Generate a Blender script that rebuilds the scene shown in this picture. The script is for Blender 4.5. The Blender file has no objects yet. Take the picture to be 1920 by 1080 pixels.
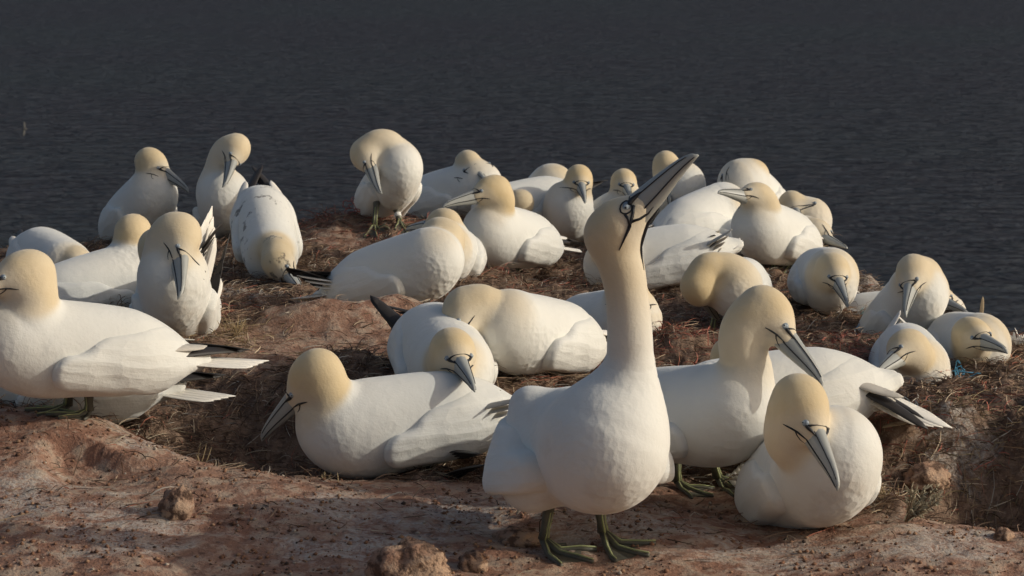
import bpy, math, random
import numpy as np
from mathutils import Vector

random.seed(7)
RNG = np.random.default_rng(11)
SC = bpy.context.scene
COL = SC.collection

# ------------------------------------------------------------------ camera, sky, sun, exposure
FPX, HC = 4500.0, 1.18                      # focal length in photo pixels, camera height over the front slab
PITCH = math.atan(690.0 / FPX)
cam_d = bpy.data.cameras.new('camera')
cam_d.sensor_width = 36.0
cam_d.lens = 36.0 * FPX / 1920.0
cam_d.clip_start, cam_d.clip_end = 0.1, 40000.0
cam_d.dof.use_dof = True
cam_d.dof.focus_distance = 5.3
cam_d.dof.aperture_fstop = 18.0
cam = bpy.data.objects.new('camera', cam_d)
COL.objects.link(cam)
cam.location = (0, 0, HC)
cam.rotation_euler = (math.pi / 2 - PITCH, 0, 0)
SC.camera = cam

SUN_EL, SUN_AZ = math.radians(23.0), math.radians(-8.0)     # azimuth from +x (right) towards +y (away)
SDIR = Vector((math.cos(SUN_EL) * math.cos(SUN_AZ), math.cos(SUN_EL) * math.sin(SUN_AZ), math.sin(SUN_EL)))
w = bpy.data.worlds.new('World')
SC.world = w
w.use_nodes = True
nt = w.node_tree
bg = nt.nodes['Background']
sky = nt.nodes.new('ShaderNodeTexSky')
sky.sky_type = 'NISHITA'
sky.sun_disc = False
sky.dust_density = 4.0
sky.air_density = 0.9
sky.ozone_density = 0.6
sky.sun_elevation = SUN_EL
sky.sun_rotation = math.atan2(SDIR.x, SDIR.y)
nt.links.new(sky.outputs[0], bg.inputs[0])
bg.inputs[1].default_value = 0.094
sun_d = bpy.data.lights.new('sun', 'SUN')
sun_d.energy = 2.05
sun_d.angle = math.radians(0.6)
sun_d.color = (1.0, 0.965, 0.86)
sun = bpy.data.objects.new('sun', sun_d)
COL.objects.link(sun)
sun.rotation_euler = SDIR.to_track_quat('Z', 'Y').to_euler()
SC.view_settings.view_transform = 'Standard'
SC.view_settings.look = 'None'
SC.view_settings.gamma = 1.0
SC.view_settings.exposure = 0.0
SC.view_settings.use_curve_mapping = False
SC.render.engine = 'CYCLES'
SC.cycles.use_denoising = True
SC.cycles.max_bounces = 6

# ------------------------------------------------------------------ small maths
FWD = np.array((0, math.cos(PITCH), -math.sin(PITCH)))
UPV = np.array((0, math.sin(PITCH), math.cos(PITCH)))
RGT = np.array((1.0, 0, 0))
EYE = np.array((0, 0, HC))


def ray(x, y):
    return FWD + RGT * ((x - 960.0) / FPX) + UPV * ((540.0 - y) / FPX)


def P(x, y, Y):
    """World point seen at photo pixel (x, y) and standing Y metres in front of the camera."""
    d = ray(x, y)
    return EYE + d * (Y / d[1])


def nrm(v):
    v = np.asarray(v, float)
    return v / (np.linalg.norm(v) + 1e-12)


PERM = RNG.permutation(512).astype(np.int64)
PERM = np.concatenate([PERM, PERM, PERM])


def perlin(x, y):
    xi, yi = np.floor(x).astype(np.int64), np.floor(y).astype(np.int64)
    xf, yf = x - xi, y - yi
    u, v = xf * xf * xf * (xf * (xf * 6 - 15) + 10), yf * yf * yf * (yf * (yf * 6 - 15) + 10)

    def g(ix, iy, dx, dy):
        h = PERM[(PERM[ix & 511] + (iy & 511))] * (2 * math.pi / 512)
        return np.cos(h) * dx + np.sin(h) * dy
    a = g(xi, yi, xf, yf); b = g(xi + 1, yi, xf - 1, yf)
    c = g(xi, yi + 1, xf, yf - 1); d = g(xi + 1, yi + 1, xf - 1, yf - 1)
    return ((a + (b - a) * u) * (1 - v) + (c + (d - c) * u) * v) * 1.4


def fbm(x, y, o=4, gain=0.5):
    s, a, f = 0, 1.0, 1.0
    for i in range(o):
        s = s + a * perlin(x * f + 17.3 * i, y * f - 9.1 * i)
        a *= gain; f *= 2.03
    return s


def sstep(a, b, x):
    t = np.clip((x - a) / (b - a), 0, 1)
    return t * t * (3 - 2 * t)


# ------------------------------------------------------------------ mesh helpers
def link(o, parent=None):
    COL.objects.link(o)
    if parent is not None:
        o.parent = parent
    return o


def mesh_obj(name, V, F, mats, parent=None, origin=(0, 0, 0), smooth=True, fmat=None, attrs=None):
    me = bpy.data.meshes.new(name)
    V = np.asarray(V, float) - np.asarray(origin, float)
    if isinstance(F, np.ndarray):
        n, k = F.shape
        me.vertices.add(len(V)); me.vertices.foreach_set('co', V.astype(np.float32).ravel())
        me.loops.add(n * k); me.loops.foreach_set('vertex_index', F.astype(np.int32).ravel())
        me.polygons.add(n)
        me.polygons.foreach_set('loop_start', np.arange(0, n * k, k, dtype=np.int32))
        me.polygons.foreach_set('loop_total', np.full(n, k, np.int32))
    else:
        me.from_pydata([tuple(v) for v in V], [], F)
    if not isinstance(mats, (list, tuple)):
        mats = [mats]
    for m in mats:
        me.materials.append(m)
    if fmat is not None:
        me.polygons.foreach_set('material_index', np.asarray(fmat, np.int32))
    if attrs:
        for k_, a in attrs.items():
            a = np.asarray(a, np.float32)
            if a.ndim == 1:
                at = me.attributes.new(k_, 'FLOAT', 'POINT'); at.data.foreach_set('value', a)
            else:
                at = me.attributes.new(k_, 'FLOAT_COLOR', 'POINT'); at.data.foreach_set('color', a.ravel())
    me.update(calc_edges=True)
    me.validate()
    if smooth:
        me.polygons.foreach_set('use_smooth', np.ones(len(me.polygons), bool))
    o = bpy.data.objects.new(name, me)
    return link(o, parent)


class MB:
    def __init__(s):
        s.V, s.F = [], []

    def add(s, V, F):
        n = len(s.V)
        s.V += [tuple(v) for v in V]
        s.F += [tuple(i + n for i in f) for f in F]

    def tube(s, pts, radii, n=6, flat=None):
        pts = [np.asarray(p, float) for p in pts]
        if np.isscalar(radii):
            radii = [radii] * len(pts)
        V, F = [], []
        up = np.array((0.13, 0.21, 0.97))
        for i, p in enumerate(pts):
            t = nrm(pts[min(i + 1, len(pts) - 1)] - pts[max(i - 1, 0)])
            a = nrm(np.cross(t, up)) if abs(np.dot(t, up)) < 0.98 else nrm(np.cross(t, (1, 0, 0)))
            b = np.cross(a, t)
            for k in range(n):
                an = 2 * math.pi * k / n
                V.append(p + (a * math.cos(an) + b * math.sin(an)) * radii[i])
        m = len(pts)
        for i in range(m - 1):
            for k in range(n):
                F.append((i * n + k, i * n + (k + 1) % n, (i + 1) * n + (k + 1) % n, (i + 1) * n + k))
        F.append(tuple(range(n))[::-1]); F.append(tuple((m - 1) * n + k for k in range(n)))
        s.add(V, F)

    def blade(s, p0, p1, width, up, bend=0.0, thick=0.0022, tipw=0.15, n=9, camber=0.15, swell=0.45, base_w=0.55):
        """one feather: long tapered vane with a raised shaft line and real thickness"""
        p0, p1, up = np.asarray(p0, float), np.asarray(p1, float), nrm(up)
        d = p1 - p0; L = np.linalg.norm(d); t = d / L
        side = nrm(np.cross(t, up)); up = np.cross(side, t)
        V, F = [], []
        for i in range(n):
            u = i / (n - 1)
            if u < swell:
                wv = base_w + (1 - base_w) * math.sin(u / swell * math.pi / 2)
            else:
                q = (u - swell) / (1 - swell)
                wv = tipw + (1 - tipw) * math.sqrt(max(0, 1 - q ** 2.2))
            c = p0 + d * u + up * (bend * L * (4 * u * (1 - u)) + 0)
            for k, (x, h) in enumerate(((-1, -camber), (-0.5, -camber * .25), (0, 0), (0.5, -camber * .25), (1, -camber))):
                V.append(c + side * (x * width * wv) + up * (h * width * wv))
            for k, (x, h) in enumerate(((-1, -camber), (-0.5, -camber * .25), (0, 0), (0.5, -camber * .25), (1, -camber))):
                V.append(c + side * (x * width * wv * .96) + up * (h * width * wv - thick))
        for i in range(n - 1):
            a, b = i * 10, (i + 1) * 10
            for k in range(4):
                F.append((a + k, a + k + 1, b + k + 1, b + k))
                F.append((a + 5 + k + 1, a + 5 + k, b + 5 + k, b + 5 + k + 1))
            F.append((a + 5, a, b, b + 5)); F.append((a + 4, a + 9, b + 9, b + 4))
        e = (n - 1) * 10
        F.append((0, 5, 6, 1)); F.append((1, 6, 7, 2)); F.append((2, 7, 8, 3)); F.append((3, 8, 9, 4))
        for k in range(4):
            F.append((e + k, e + k + 1, e + 6 + k, e + 5 + k))
        s.add(V, F)

    def ball(s, c, r, nu=10, nv=7):
        c = np.asarray(c, float)
        V = [c + (0, 0, r)]
        for i in range(1, nv):
            th = math.pi * i / nv
            for k in range(nu):
                V.append(c + r * np.array((math.sin(th) * math.cos(2 * math.pi * k / nu), math.sin(th) * math.sin(2 * math.pi * k / nu), math.cos(th))))
        V.append(c - (0, 0, r))
        F = [(0, 1 + k, 1 + (k + 1) % nu) for k in range(nu)]
        for i in range(nv - 2):
            for k in range(nu):
                a = 1 + i * nu
                F.append((a + k, a + nu + k, a + nu + (k + 1) % nu, a + (k + 1) % nu))
        a = 1 + (nv - 2) * nu; e = len(V) - 1
        F += [(a + (k + 1) % nu, a + k, e) for k in range(nu)]
        s.add(V, F)

    def build(s, name, mat, parent=None, origin=(0, 0, 0), smooth=True):
        return mesh_obj(name, s.V, s.F, mat, parent, origin, smooth)


# ------------------------------------------------------------------ materials
def new_mat(name):
    m = bpy.data.materials.new(name); m.use_nodes = True
    t = m.node_tree
    return m, t, t.nodes['Principled BSDF']


def N(t, kind, **kw):
    n = t.nodes.new(kind)
    for k, v in kw.items():
        setattr(n, k, v)
    return n


def mix_col(t, fac, a, b, blend='MIX'):
    n = N(t, 'ShaderNodeMix', data_type='RGBA', blend_type=blend)
    for inp, val in ((n.inputs[0], fac), (n.inputs[6], a), (n.inputs[7], b)):
        if hasattr(val, 'links'):
            t.links.new(val, inp)
        elif isinstance(val, (int, float)):
            inp.default_value = val
        else:
            inp.default_value = (*val, 1)
    return n.outputs[2]


def mathn(t, op, a, b=None, c=None, clamp=False):
    n = N(t, 'ShaderNodeMath', operation=op, use_clamp=clamp)
    for i, v in enumerate((a, b, c)):
        if v is None:
            continue
        if hasattr(v, 'links'):
            t.links.new(v, n.inputs[i])
        else:
            n.inputs[i].default_value = v
    return n.outputs[0]


def noise(t, vec, scale, detail=4, rough=0.55, dist=0.0):
    n = N(t, 'ShaderNodeTexNoise')
    n.inputs['Scale'].default_value = scale; n.inputs['Detail'].default_value = detail
    n.inputs['Roughness'].default_value = rough; n.inputs['Distortion'].default_value = dist
    t.links.new(vec, n.inputs['Vector'])
    return n.outputs[0]


def ramp(t, fac, lo, hi):
    n = N(t, 'ShaderNodeMapRange', interpolation_type='SMOOTHSTEP')
    t.links.new(fac, n.inputs[0])
    n.inputs[1].default_value = lo; n.inputs[2].default_value = hi
    return n.outputs[0]


def bump(t, bsdf, h, strength, dist, prev=None):
    n = N(t, 'ShaderNodeBump')
    n.inputs['Strength'].default_value = strength; n.inputs['Distance'].default_value = dist
    t.links.new(h, n.inputs['Height'])
    if prev is not None:
        t.links.new(prev, n.inputs['Normal'])
    t.links.new(n.outputs[0], bsdf.inputs['Normal'])
    return n.outputs[0]


def attr(t, name):
    return N(t, 'ShaderNodeAttribute', attribute_name=name)


def plumage(name, stained=False, wing=False):
    m, t, b = new_mat(name)
    tc = N(t, 'ShaderNodeTexCoord').outputs['Object']
    n1 = noise(t, tc, 9, 4)
    white = mix_col(t, n1, (0.67, 0.65, 0.585), (0.76, 0.75, 0.70))
    col = white
    if not wing:
        a = attr(t, 'buff').outputs['Fac']
        n2 = noise(t, tc, 30, 3)
        buff = mix_col(t, n2, (0.58, 0.43, 0.225), (0.65, 0.52, 0.315))
        col = mix_col(t, a, white, buff)
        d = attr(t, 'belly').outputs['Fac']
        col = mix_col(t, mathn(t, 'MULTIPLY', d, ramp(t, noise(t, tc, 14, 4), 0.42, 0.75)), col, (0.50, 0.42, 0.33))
    so = ramp(t, noise(t, tc, 7.5, 6, 0.65), 0.56, 0.80)
    col = mix_col(t, mathn(t, 'MULTIPLY', so, 0.35), col, (0.52, 0.44, 0.33))
    if stained:
        s = ramp(t, noise(t, tc, 21, 5, 0.6), 0.60, 0.66)
        col = mix_col(t, mathn(t, 'MULTIPLY', s, 0.8), col, (0.10, 0.085, 0.07))
    t.links.new(col, b.inputs['Base Color'])
    b.inputs['Roughness'].default_value = 0.75
    b.inputs['Specular IOR Level'].default_value = 0.25
    b.inputs['Sheen Weight'].default_value = 0.22
    b.inputs['Sheen Roughness'].default_value = 0.5
    # quilted feather relief
    dn = N(t, 'ShaderNodeTexNoise'); dn.inputs['Scale'].default_value = 14
    t.links.new(tc, dn.inputs['Vector'])
    wv = N(t, 'ShaderNodeVectorMath', operation='MULTIPLY_ADD')
    t.links.new(dn.outputs['Color'], wv.inputs[0]); wv.inputs[1].default_value = (0.02, 0.02, 0.02); t.links.new(tc, wv.inputs[2])
    vo = N(t, 'ShaderNodeTexVoronoi', feature='SMOOTH_F1')
    vo.inputs['Scale'].default_value = 58 if not wing else 40
    vo.inputs['Smoothness'].default_value = 0.35
    t.links.new(wv.outputs[0], vo.inputs['Vector'])
    patch = ramp(t, noise(t, tc, 5.5, 2), 0.36, 0.66)
    h = mathn(t, 'MULTIPLY', vo.outputs['Distance'], patch)
    if not wing:
        q = attr(t, 'quilt').outputs['Fac']
        h = mathn(t, 'MULTIPLY', h, q)
    p = bump(t, b, h, 0.34 if not wing else 0.10, 0.007)
    p = bump(t, b, noise(t, tc, 24, 5, 0.62), 0.18, 0.012, p)
    if wing:
        bc = attr(t, 'frame').outputs['Vector']
        for scl, st_, ds_ in (((15, 38, 15), .55, .007), ((26, 150, 40), .40, .0025)):
            mpp = N(t, 'ShaderNodeMapping'); mpp.inputs['Scale'].default_value = scl
            t.links.new(bc, mpp.inputs[0])
            if scl[0] < 20:
                v2 = N(t, 'ShaderNodeTexVoronoi', feature='F1'); v2.inputs['Scale'].default_value = 1.0
                v2.inputs['Randomness'].default_value = .55
                t.links.new(mpp.outputs[0], v2.inputs['Vector']); hh_ = v2.outputs['Distance']
            else:
                hh_ = noise(t, mpp.outputs[0], 1.0, 3, .6)
            p = bump(t, b, hh_, st_, ds_, p)
    bump(t, b, noise(t, tc, 170, 3, 0.6), 0.17, 0.003, p)
    return m


M_PLUM = plumage('plumage')
M_WING = plumage('wing_plumage', wing=True)
M_STAIN = plumage('stained_plumage', stained=True)
M_WSTAIN = plumage('stained_wing_plumage', stained=True, wing=True)


def simple(name, col, rough=0.5, var=0.25, scale=60, spec=0.4, bumpd=0.0):
    m, t, b = new_mat(name)
    tc = N(t, 'ShaderNodeTexCoord').outputs['Object']
    n = noise(t, tc, scale, 4)
    lo = tuple(c * (1 - var) for c in col); hi = tuple(min(1, c * (1 + var)) for c in col)
    t.links.new(mix_col(t, n, lo, hi), b.inputs['Base Color'])
    b.inputs['Roughness'].default_value = rough
    b.inputs['Specular IOR Level'].default_value = spec
    if bumpd:
        bump(t, b, n, 0.5, bumpd)
    return m


M_TAIL = simple('tail_white', (0.74, 0.70, 0.63), 0.7, 0.12, 40, 0.2, 0.001)
M_PRIM = simple('primary_black', (0.030, 0.025, 0.022), 0.55, 0.35, 50, 0.35, 0.001)
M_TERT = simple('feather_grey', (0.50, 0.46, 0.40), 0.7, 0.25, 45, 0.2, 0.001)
M_BILL = simple('bill_horn', (0.345, 0.35, 0.325), 0.42, 0.14, 40, 0.45)
M_LINE = simple('face_skin_black', (0.014, 0.014, 0.017), 0.5, 0.2, 80)
M_IRIS = simple('iris_pale', (0.42, 0.48, 0.50), 0.15, 0.1, 90, 0.6)
M_RING = simple('eye_ring_blue', (0.20, 0.24, 0.28), 0.4, 0.1, 90, 0.5)
M_LEG = simple('leg_skin', (0.100, 0.094, 0.070), 0.55, 0.35, 70, 0.4, 0.001)
M_TOE = simple('toe_line_green', (0.30, 0.32, 0.15), 0.5, 0.25, 80, 0.4)
M_BAND = simple('ring_white', (0.75, 0.74, 0.70), 0.4, 0.1)


def ground_mat():
    m, t, b = new_mat('ground_earth')
    tc = N(t, 'ShaderNodeTexCoord').outputs['Object']
    lit = attr(t, 'litter').outputs['Fac']
    gu = attr(t, 'guano').outputs['Fac']
    dk = attr(t, 'steep').outputs['Fac']
    na, nb, nc = noise(t, tc, 3.2, 5), noise(t, tc, 22, 6, 0.62), noise(t, tc, 120, 4, 0.6)
    sand = mix_col(t, ramp(t, na, 0.3, 0.7), (0.345, 0.170, 0.112), (0.46, 0.285, 0.198))
    sand = mix_col(t, ramp(t, nb, 0.40, 0.66), sand, (0.37, 0.28, 0.21))
    sand = mix_col(t, mathn(t, 'MULTIPLY', ramp(t, nb, 0.56, 0.44), 0.55), sand, (0.17, 0.088, 0.060))
    peat = mix_col(t, ramp(t, nb, 0.35, 0.65), (0.12, 0.074, 0.053), (0.27, 0.18, 0.125))
    peat = mix_col(t, mathn(t, 'MULTIPLY', ramp(t, nc, 0.5, 0.72), 0.55), peat, (0.22, 0.155, 0.10))
    col = mix_col(t, lit, sand, peat)
    mp = N(t, 'ShaderNodeMapping'); mp.inputs['Scale'].default_value = (8, 15, 8)
    t.links.new(tc, mp.inputs[0])
    ng = noise(t, mp.outputs[0], 1.0, 8, 0.70, 0.9)
    gm = ramp(t, mathn(t, 'ADD', ng, mathn(t, 'MULTIPLY', gu, 0.30)), 0.655, 0.80)
    gm = mathn(t, 'MULTIPLY', gm, ramp(t, nc, 0.30, 0.62))
    col = mix_col(t, mathn(t, 'MULTIPLY', gm, 0.58), col, (0.56, 0.52, 0.46))
    pit = ramp(t, noise(t, tc, 34, 6, 0.72), 0.57, 0.66)
    col = mix_col(t, mathn(t, 'MULTIPLY', pit, 0.5), col, (0.115, 0.066, 0.048))
    lt = ramp(t, noise(t, tc, 90, 4, 0.7), 0.58, 0.68)
    col = mix_col(t, mathn(t, 'MULTIPLY', lt, 0.4), col, (0.46, 0.38, 0.30))
    # dark crumbs
    col = mix_col(t, mathn(t, 'MULTIPLY', ramp(t, noise(t, tc, 60, 3, 0.5), 0.60, 0.70), 0.6), col, (0.055, 0.035, 0.028))
    cliff = mix_col(t, nb, (0.16, 0.075, 0.05), (0.26, 0.14, 0.095))
    col = mix_col(t, dk, col, cliff)
    t.links.new(col, b.inputs['Base Color'])
    b.inputs['Roughness'].default_value = 0.95
    b.inputs['Specular IOR Level'].default_value = 0.15
    p = bump(t, b, nb, 0.5, 0.016)
    p = bump(t, b, nc, 0.7, 0.006, p)
    bump(t, b, noise(t, tc, 420, 3, 0.6), 0.5, 0.0018, p)
    return m


def sea_mat():
    m, t, b = new_mat('sea_water')
    tc = N(t, 'ShaderNodeTexCoord').outputs['Object']
    mp = N(t, 'ShaderNodeMapping'); mp.inputs['Rotation'].default_value = (0, 0, math.radians(-20)); mp.inputs['Scale'].default_value = (0.45, 1.0, 1)
    t.links.new(tc, mp.inputs[0])
    big = noise(t, tc, 0.006, 3)
    col = mix_col(t, ramp(t, big, 0.35, 0.7), (0.034, 0.033, 0.041), (0.034, 0.037, 0.043))
    weed = ramp(t, noise(t, tc, 0.021, 3), 0.66, 0.78)
    col = mix_col(t, mathn(t, 'MULTIPLY', weed, 0.35), col, (0.014, 0.026, 0.014))
    h1 = noise(t, mp.outputs[0], 0.24, 3, 0.58, 0.6)
    h2 = noise(t, mp.outputs[0], 0.65, 2, 0.5, 0.4)
    hh = mathn(t, 'ADD', mathn(t, 'MULTIPLY', h1, 3.2), mathn(t, 'MULTIPLY', h2, 1.0))
    bn = N(t, 'ShaderNodeBump'); bn.inputs['Strength'].default_value = 1.0; bn.inputs['Distance'].default_value = 1.0
    t.links.new(hh, bn.inputs['Height'])
    df = N(t, 'ShaderNodeBsdfDiffuse'); gl = N(t, 'ShaderNodeBsdfGlossy')
    gl.inputs['Roughness'].default_value = 0.18
    t.links.new(col, df.inputs['Color'])
    t.links.new(bn.outputs[0], df.inputs['Normal']); t.links.new(bn.outputs[0], gl.inputs['Normal'])
    lw = N(t, 'ShaderNodeLayerWeight'); lw.inputs['Blend'].default_value = 0.5
    t.links.new(bn.outputs[0], lw.inputs['Normal'])
    mr = N(t, 'ShaderNodeMapRange'); t.links.new(lw.outputs['Facing'], mr.inputs[0])
    for i_, v_ in ((1, .66), (2, .97), (3, .0), (4, .325)):
        mr.inputs[i_].default_value = v_
    ms = N(t, 'ShaderNodeMixShader')
    t.links.new(mr.outputs[0], ms.inputs[0]); t.links.new(df.outputs[0], ms.inputs[1]); t.links.new(gl.outputs[0], ms.inputs[2])
    t.links.new(ms.outputs[0], t.nodes['Material Output'].inputs[0])
    return m


# ------------------------------------------------------------------ the colony, as seen in the photograph
# Y metres from the camera, base = ground contact, c = torso centre (x, y, extra depth), yaw 0 = facing right, 90 = away, 270 = at the camera
B = []


def bird(key, label, **kw):
    B.append(dict(key=key, label=label, **kw))


bird('sky', 'tall gannet in front stretching its neck and bill straight up to the sky', Y=4.45, base=(1085, 1050), c=(1092, 838, 0), yaw=287, pitch=12, ks=1.16, wth=.030, eye=.92, line=1.0,
     neck=[(1176, 735, -.12), (1181, 630, -.13), (1170, 520, -.13)], head=(1157, 427, -.13), tip=(1298, 279, -1), stand=True, feet=[(1018, 1034), (1130, 1020)], feet_yaw=[325, 318],
     nr=.040, tail=(968, 965, .20), prim=(925, 845, .27), vox=.007, gular=True, lht=.206, fk=1.3)
bird('cropped', 'big gannet standing on the rock slab at the left edge, its bill out of frame', Y=5.0, base=(150, 782), c=(140, 655, 0), yaw=206, pitch=10,
     neck=[(48, 632, -.05), (60, 575, -.06)], head=(44, 518, -.06), tip=(-118, 560, -1), stand=True, feet=[(128, 772), (168, 782)], vox=.0075, nr=.055)
bird('behind_cropped', 'gannet lying behind the standing one on the left slab, only belly and pointed tail showing', Y=5.27, base=(150, 780), c=(95, 716, 0), yaw=185, pitch=4,
     neck=[(-60, 690, 0), (-105, 650, 0)], head=(-130, 620, 0), tip=(-290, 650, -1), tail=(442, 742, .03), vox=.009)
bird('breast_preener', 'gannet on the left facing us with its bill hanging straight down on its breast', Y=5.9, base=(328, 612), c=(331, 558, 0), yaw=274, pitch=30,
     neck=[(318, 520, -.10), (312, 470, -.10), (322, 440, -.11)], head=(337, 447, -.13), tip=(344, 556, -1), tail=(397, 386, .32), prim=(430, 415, .30), vox=.008, nr=.056, kw=0.9, wth=.016)
bird('upright_away', 'gannet looking away, upright buff neck above a broad shaded white back on the left', Y=6.6, base=(190, 592), c=(185, 540, 0), yaw=32, pitch=12,
     neck=[(232, 505, .06), (242, 468, .07)], head=(251, 436, .08), tip=(290, 440, 1), vox=.011)
bird('sliver', 'gannet almost hidden by the breast preening one, just a slice of buff nape showing', Y=6.45, base=(320, 600), c=(328, 566, 0), yaw=270, pitch=10,
     neck=[(310, 520, -.08), (300, 490, -.09)], head=(294, 468, -.10), tip=(300, 530, -1), vox=.012)
bird('low_left', 'gannet crouched far left, only its buff crown and humped white back showing', Y=7.6, base=(105, 545), c=(98, 494, 0), yaw=300, pitch=-4,
     neck=[(130, 500, -.12), (142, 492, -.15)], head=(147, 507, -.18), tip=(165, 570, -1), vox=.012, tail=(92, 432, .1))
bird('left_lookout', 'gannet standing far left against the sea, bill pointing down to the right', Y=8.5, base=(262, 458), c=(262, 392, 0), yaw=303, pitch=28,
     neck=[(290, 362, -.09), (288, 335, -.09)], head=(285, 307, -.08), tip=(357, 354, -1), stand=True, feet=[(250, 462), (278, 466)], tail=(166, 465, .12), vox=.011)
bird('neck_bender', 'gannet by the sea with long raised neck bent, bill pressed to its own throat', Y=8.4, base=(408, 450), c=(428, 396, 0), yaw=268, pitch=32,
     neck=[(405, 350, -.09), (412, 310, -.09), (424, 283, -.09)], head=(441, 282, -.11), tip=(424, 348, -1), stand=True, feet=[(390, 452), (425, 455)], prim=(494, 372, .06), vox=.011)
bird('stained_back', 'gannet with dark stains on its white back bowing its head towards the ground', Y=7.6, base=(505, 518), c=(500, 440, .05), yaw=282, pitch=-24,
     neck=[(515, 470, -.13), (520, 475, -.17)], head=(524, 496, -.22), tip=(575, 560, -1), vox=.010, stained=True, tail=(488, 374, .24), kw=0.92)
bird('crest_preener', 'gannet on the red nest crest by the sea, bill across breast, white leg ring', Y=8.3, base=(720, 425), c=(730, 348, 0), yaw=290, pitch=30,
     neck=[(752, 300, -.07), (730, 272, -.09), (706, 270, -.10)], head=(686, 292, -.12), tip=(708, 366, -1), stand=True, feet=[(702, 430), (748, 422)], tail=(648, 416, .10), band=True, vox=.010, kw=0.84, wth=.015)
bird('head_turned_back', 'gannet with black crossed wingtips at left and head turned back over its shoulder', Y=6.8, base=(735, 612), c=(745, 512, 0), yaw=330, pitch=20,
     neck=[(832, 470, .0), (838, 448, .02)], head=(822, 442, .04), tip=(752, 454, 1), stand=True, feet=[(718, 612), (790, 605)], prim=(545, 505, -.02), tail=(545, 560, .04), vox=.009, nr=.055, quilt=1, pw=2.3, ps=(-.20, .036, .050))
bird('head_above', 'gannet mostly hidden behind the one with crossed wingtips, its buff head just above', Y=7.4, base=(868, 520), c=(845, 476, 0), yaw=265, pitch=10,
     neck=[(850, 462, -.05), (842, 435, -.05)], head=(830, 422, -.03), tip=(760, 424, 1), vox=.012, ks=0.86)
bird('middle_left_facing', 'gannet in the middle, dark bill pointing left, big webbed foot beneath it', Y=7.9, base=(950, 548), c=(957, 445, 0), yaw=236, pitch=14,
     neck=[(925, 412, -.10), (938, 380, -.11)], head=(922, 359, -.12), tip=(828, 381, -1), stand=True, feet=[(900, 528), (975, 518)], vox=.010)
bird('back_row_left', 'back row gannet with lowered bill, its tail reaching left towards the red crest', Y=9.2, base=(850, 412), c=(850, 362, 0), yaw=325, pitch=16,
     neck=[(882, 345, -.05), (884, 325, -.05)], head=(880, 309, -.05), tip=(918, 345, -1), tail=(778, 386, .05), vox=.012)
bird('upturned_tail', 'small far gannet with upturned white tail, behind the left facing middle one', Y=8.9, base=(978, 428), c=(982, 388, 0), yaw=215, pitch=-6,
     neck=[(970, 385, -.10), (970, 382, -.13)], head=(974, 382, -.14), tip=(955, 400, 1), tail=(1001, 342, .05), vox=.013)
bird('back_peeker', 'gannet peeking out behind the frowning camera facing one in the back row', Y=9.4, base=(1030, 425), c=(1028, 362, 0), yaw=275, pitch=14,
     neck=[(1042, 358, -.10), (1046, 350, -.12)], head=(1046, 341, -.13), tip=(1062, 374, -1), vox=.013)
bird('camera_facing', 'back row gannet staring straight at the camera with its bill pointing at us', Y=8.9, base=(1065, 484), c=(1066, 408, 0), yaw=267, pitch=26,
     neck=[(1080, 370, -.11), (1084, 350, -.12)], head=(1086, 337, -.13), tip=(1098, 374, -1), stand=True, feet=[(1050, 486), (1085, 486)], tail=(1100, 476, .02), vox=.011)
bird('left_of_bill', 'back row gannet just left of the raised bill, body hidden by the tall bird', Y=9.3, base=(1160, 452), c=(1160, 405, 0), yaw=285, pitch=14,
     neck=[(1166, 375, -.08), (1168, 360, -.09)], head=(1170, 343, -.10), tip=(1184, 372, -1), vox=.013)
bird('behind_bill', 'gannet directly behind the raised bill, white breast showing to its right', Y=9.0, base=(1265, 430), c=(1263, 374, 0), yaw=282, pitch=28,
     neck=[(1256, 345, -.07), (1250, 328, -.07)], head=(1249, 314, -.08), tip=(1257, 388, -1), prim=(1282, 338, .05), vox=.012)
bird('lying_long_tail', 'gannet lying behind the tall one, long pointed wingtips and tail lifted to the right', Y=7.6, base=(1230, 538), c=(1222, 487, 0), yaw=187, pitch=-8,
     neck=[(1145, 485, -.05), (1140, 470, -.08)], head=(1165, 470, -.10), tip=(1195, 520, -1), tail=(1388, 446, .05), prim=(1345, 445, -.06), vox=.010)
bird('buff_nape_away', 'gannet turned away with grey shaded wing and buff nape, under a left pointing bill', Y=8.4, base=(1310, 452), c=(1318, 410, 0), yaw=50, pitch=10,
     neck=[(1362, 385, .03), (1370, 382, .05)], head=(1374, 386, .06), tip=(1410, 405, 1), vox=.011)
bird('far_arched', 'farthest right gannet with arched back tucking its face down to the left', Y=8.9, base=(1420, 430), c=(1410, 364, 0), yaw=245, pitch=22,
     neck=[(1415, 326, -.08), (1404, 326, -.10)], head=(1386, 340, -.12), tip=(1330, 375, -1), vox=.012)
bird('right_left_facing', 'plump gannet standing right of centre with level bill pointing left', Y=8.0, base=(1462, 508), c=(1453, 440, 0), yaw=236, pitch=16,
     neck=[(1422, 415, -.10), (1434, 388, -.11)], head=(1418, 371, -.12), tip=(1344, 354, -1), stand=True, feet=[(1452, 508), (1482, 502)], vox=.010)
bird('small_behind', 'small gannet head looking down behind the plump left facing one', Y=8.8, base=(1500, 455), c=(1494, 418, 0), yaw=285, pitch=8,
     neck=[(1490, 400, -.09), (1488, 394, -.10)], head=(1486, 386, -.11), tip=(1506, 420, -1), vox=.013, ks=0.9)
bird('bill_over_sea', 'gannet hidden by the plump left facing one, grey bill sticking out over the sea', Y=8.3, base=(1450, 495), c=(1440, 458, 0), yaw=352, pitch=4,
     neck=[(1520, 440, -.04), (1526, 436, -.06)], head=(1533, 440, -.06), tip=(1594, 467, -1), vox=.013, ks=0.95)
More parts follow.
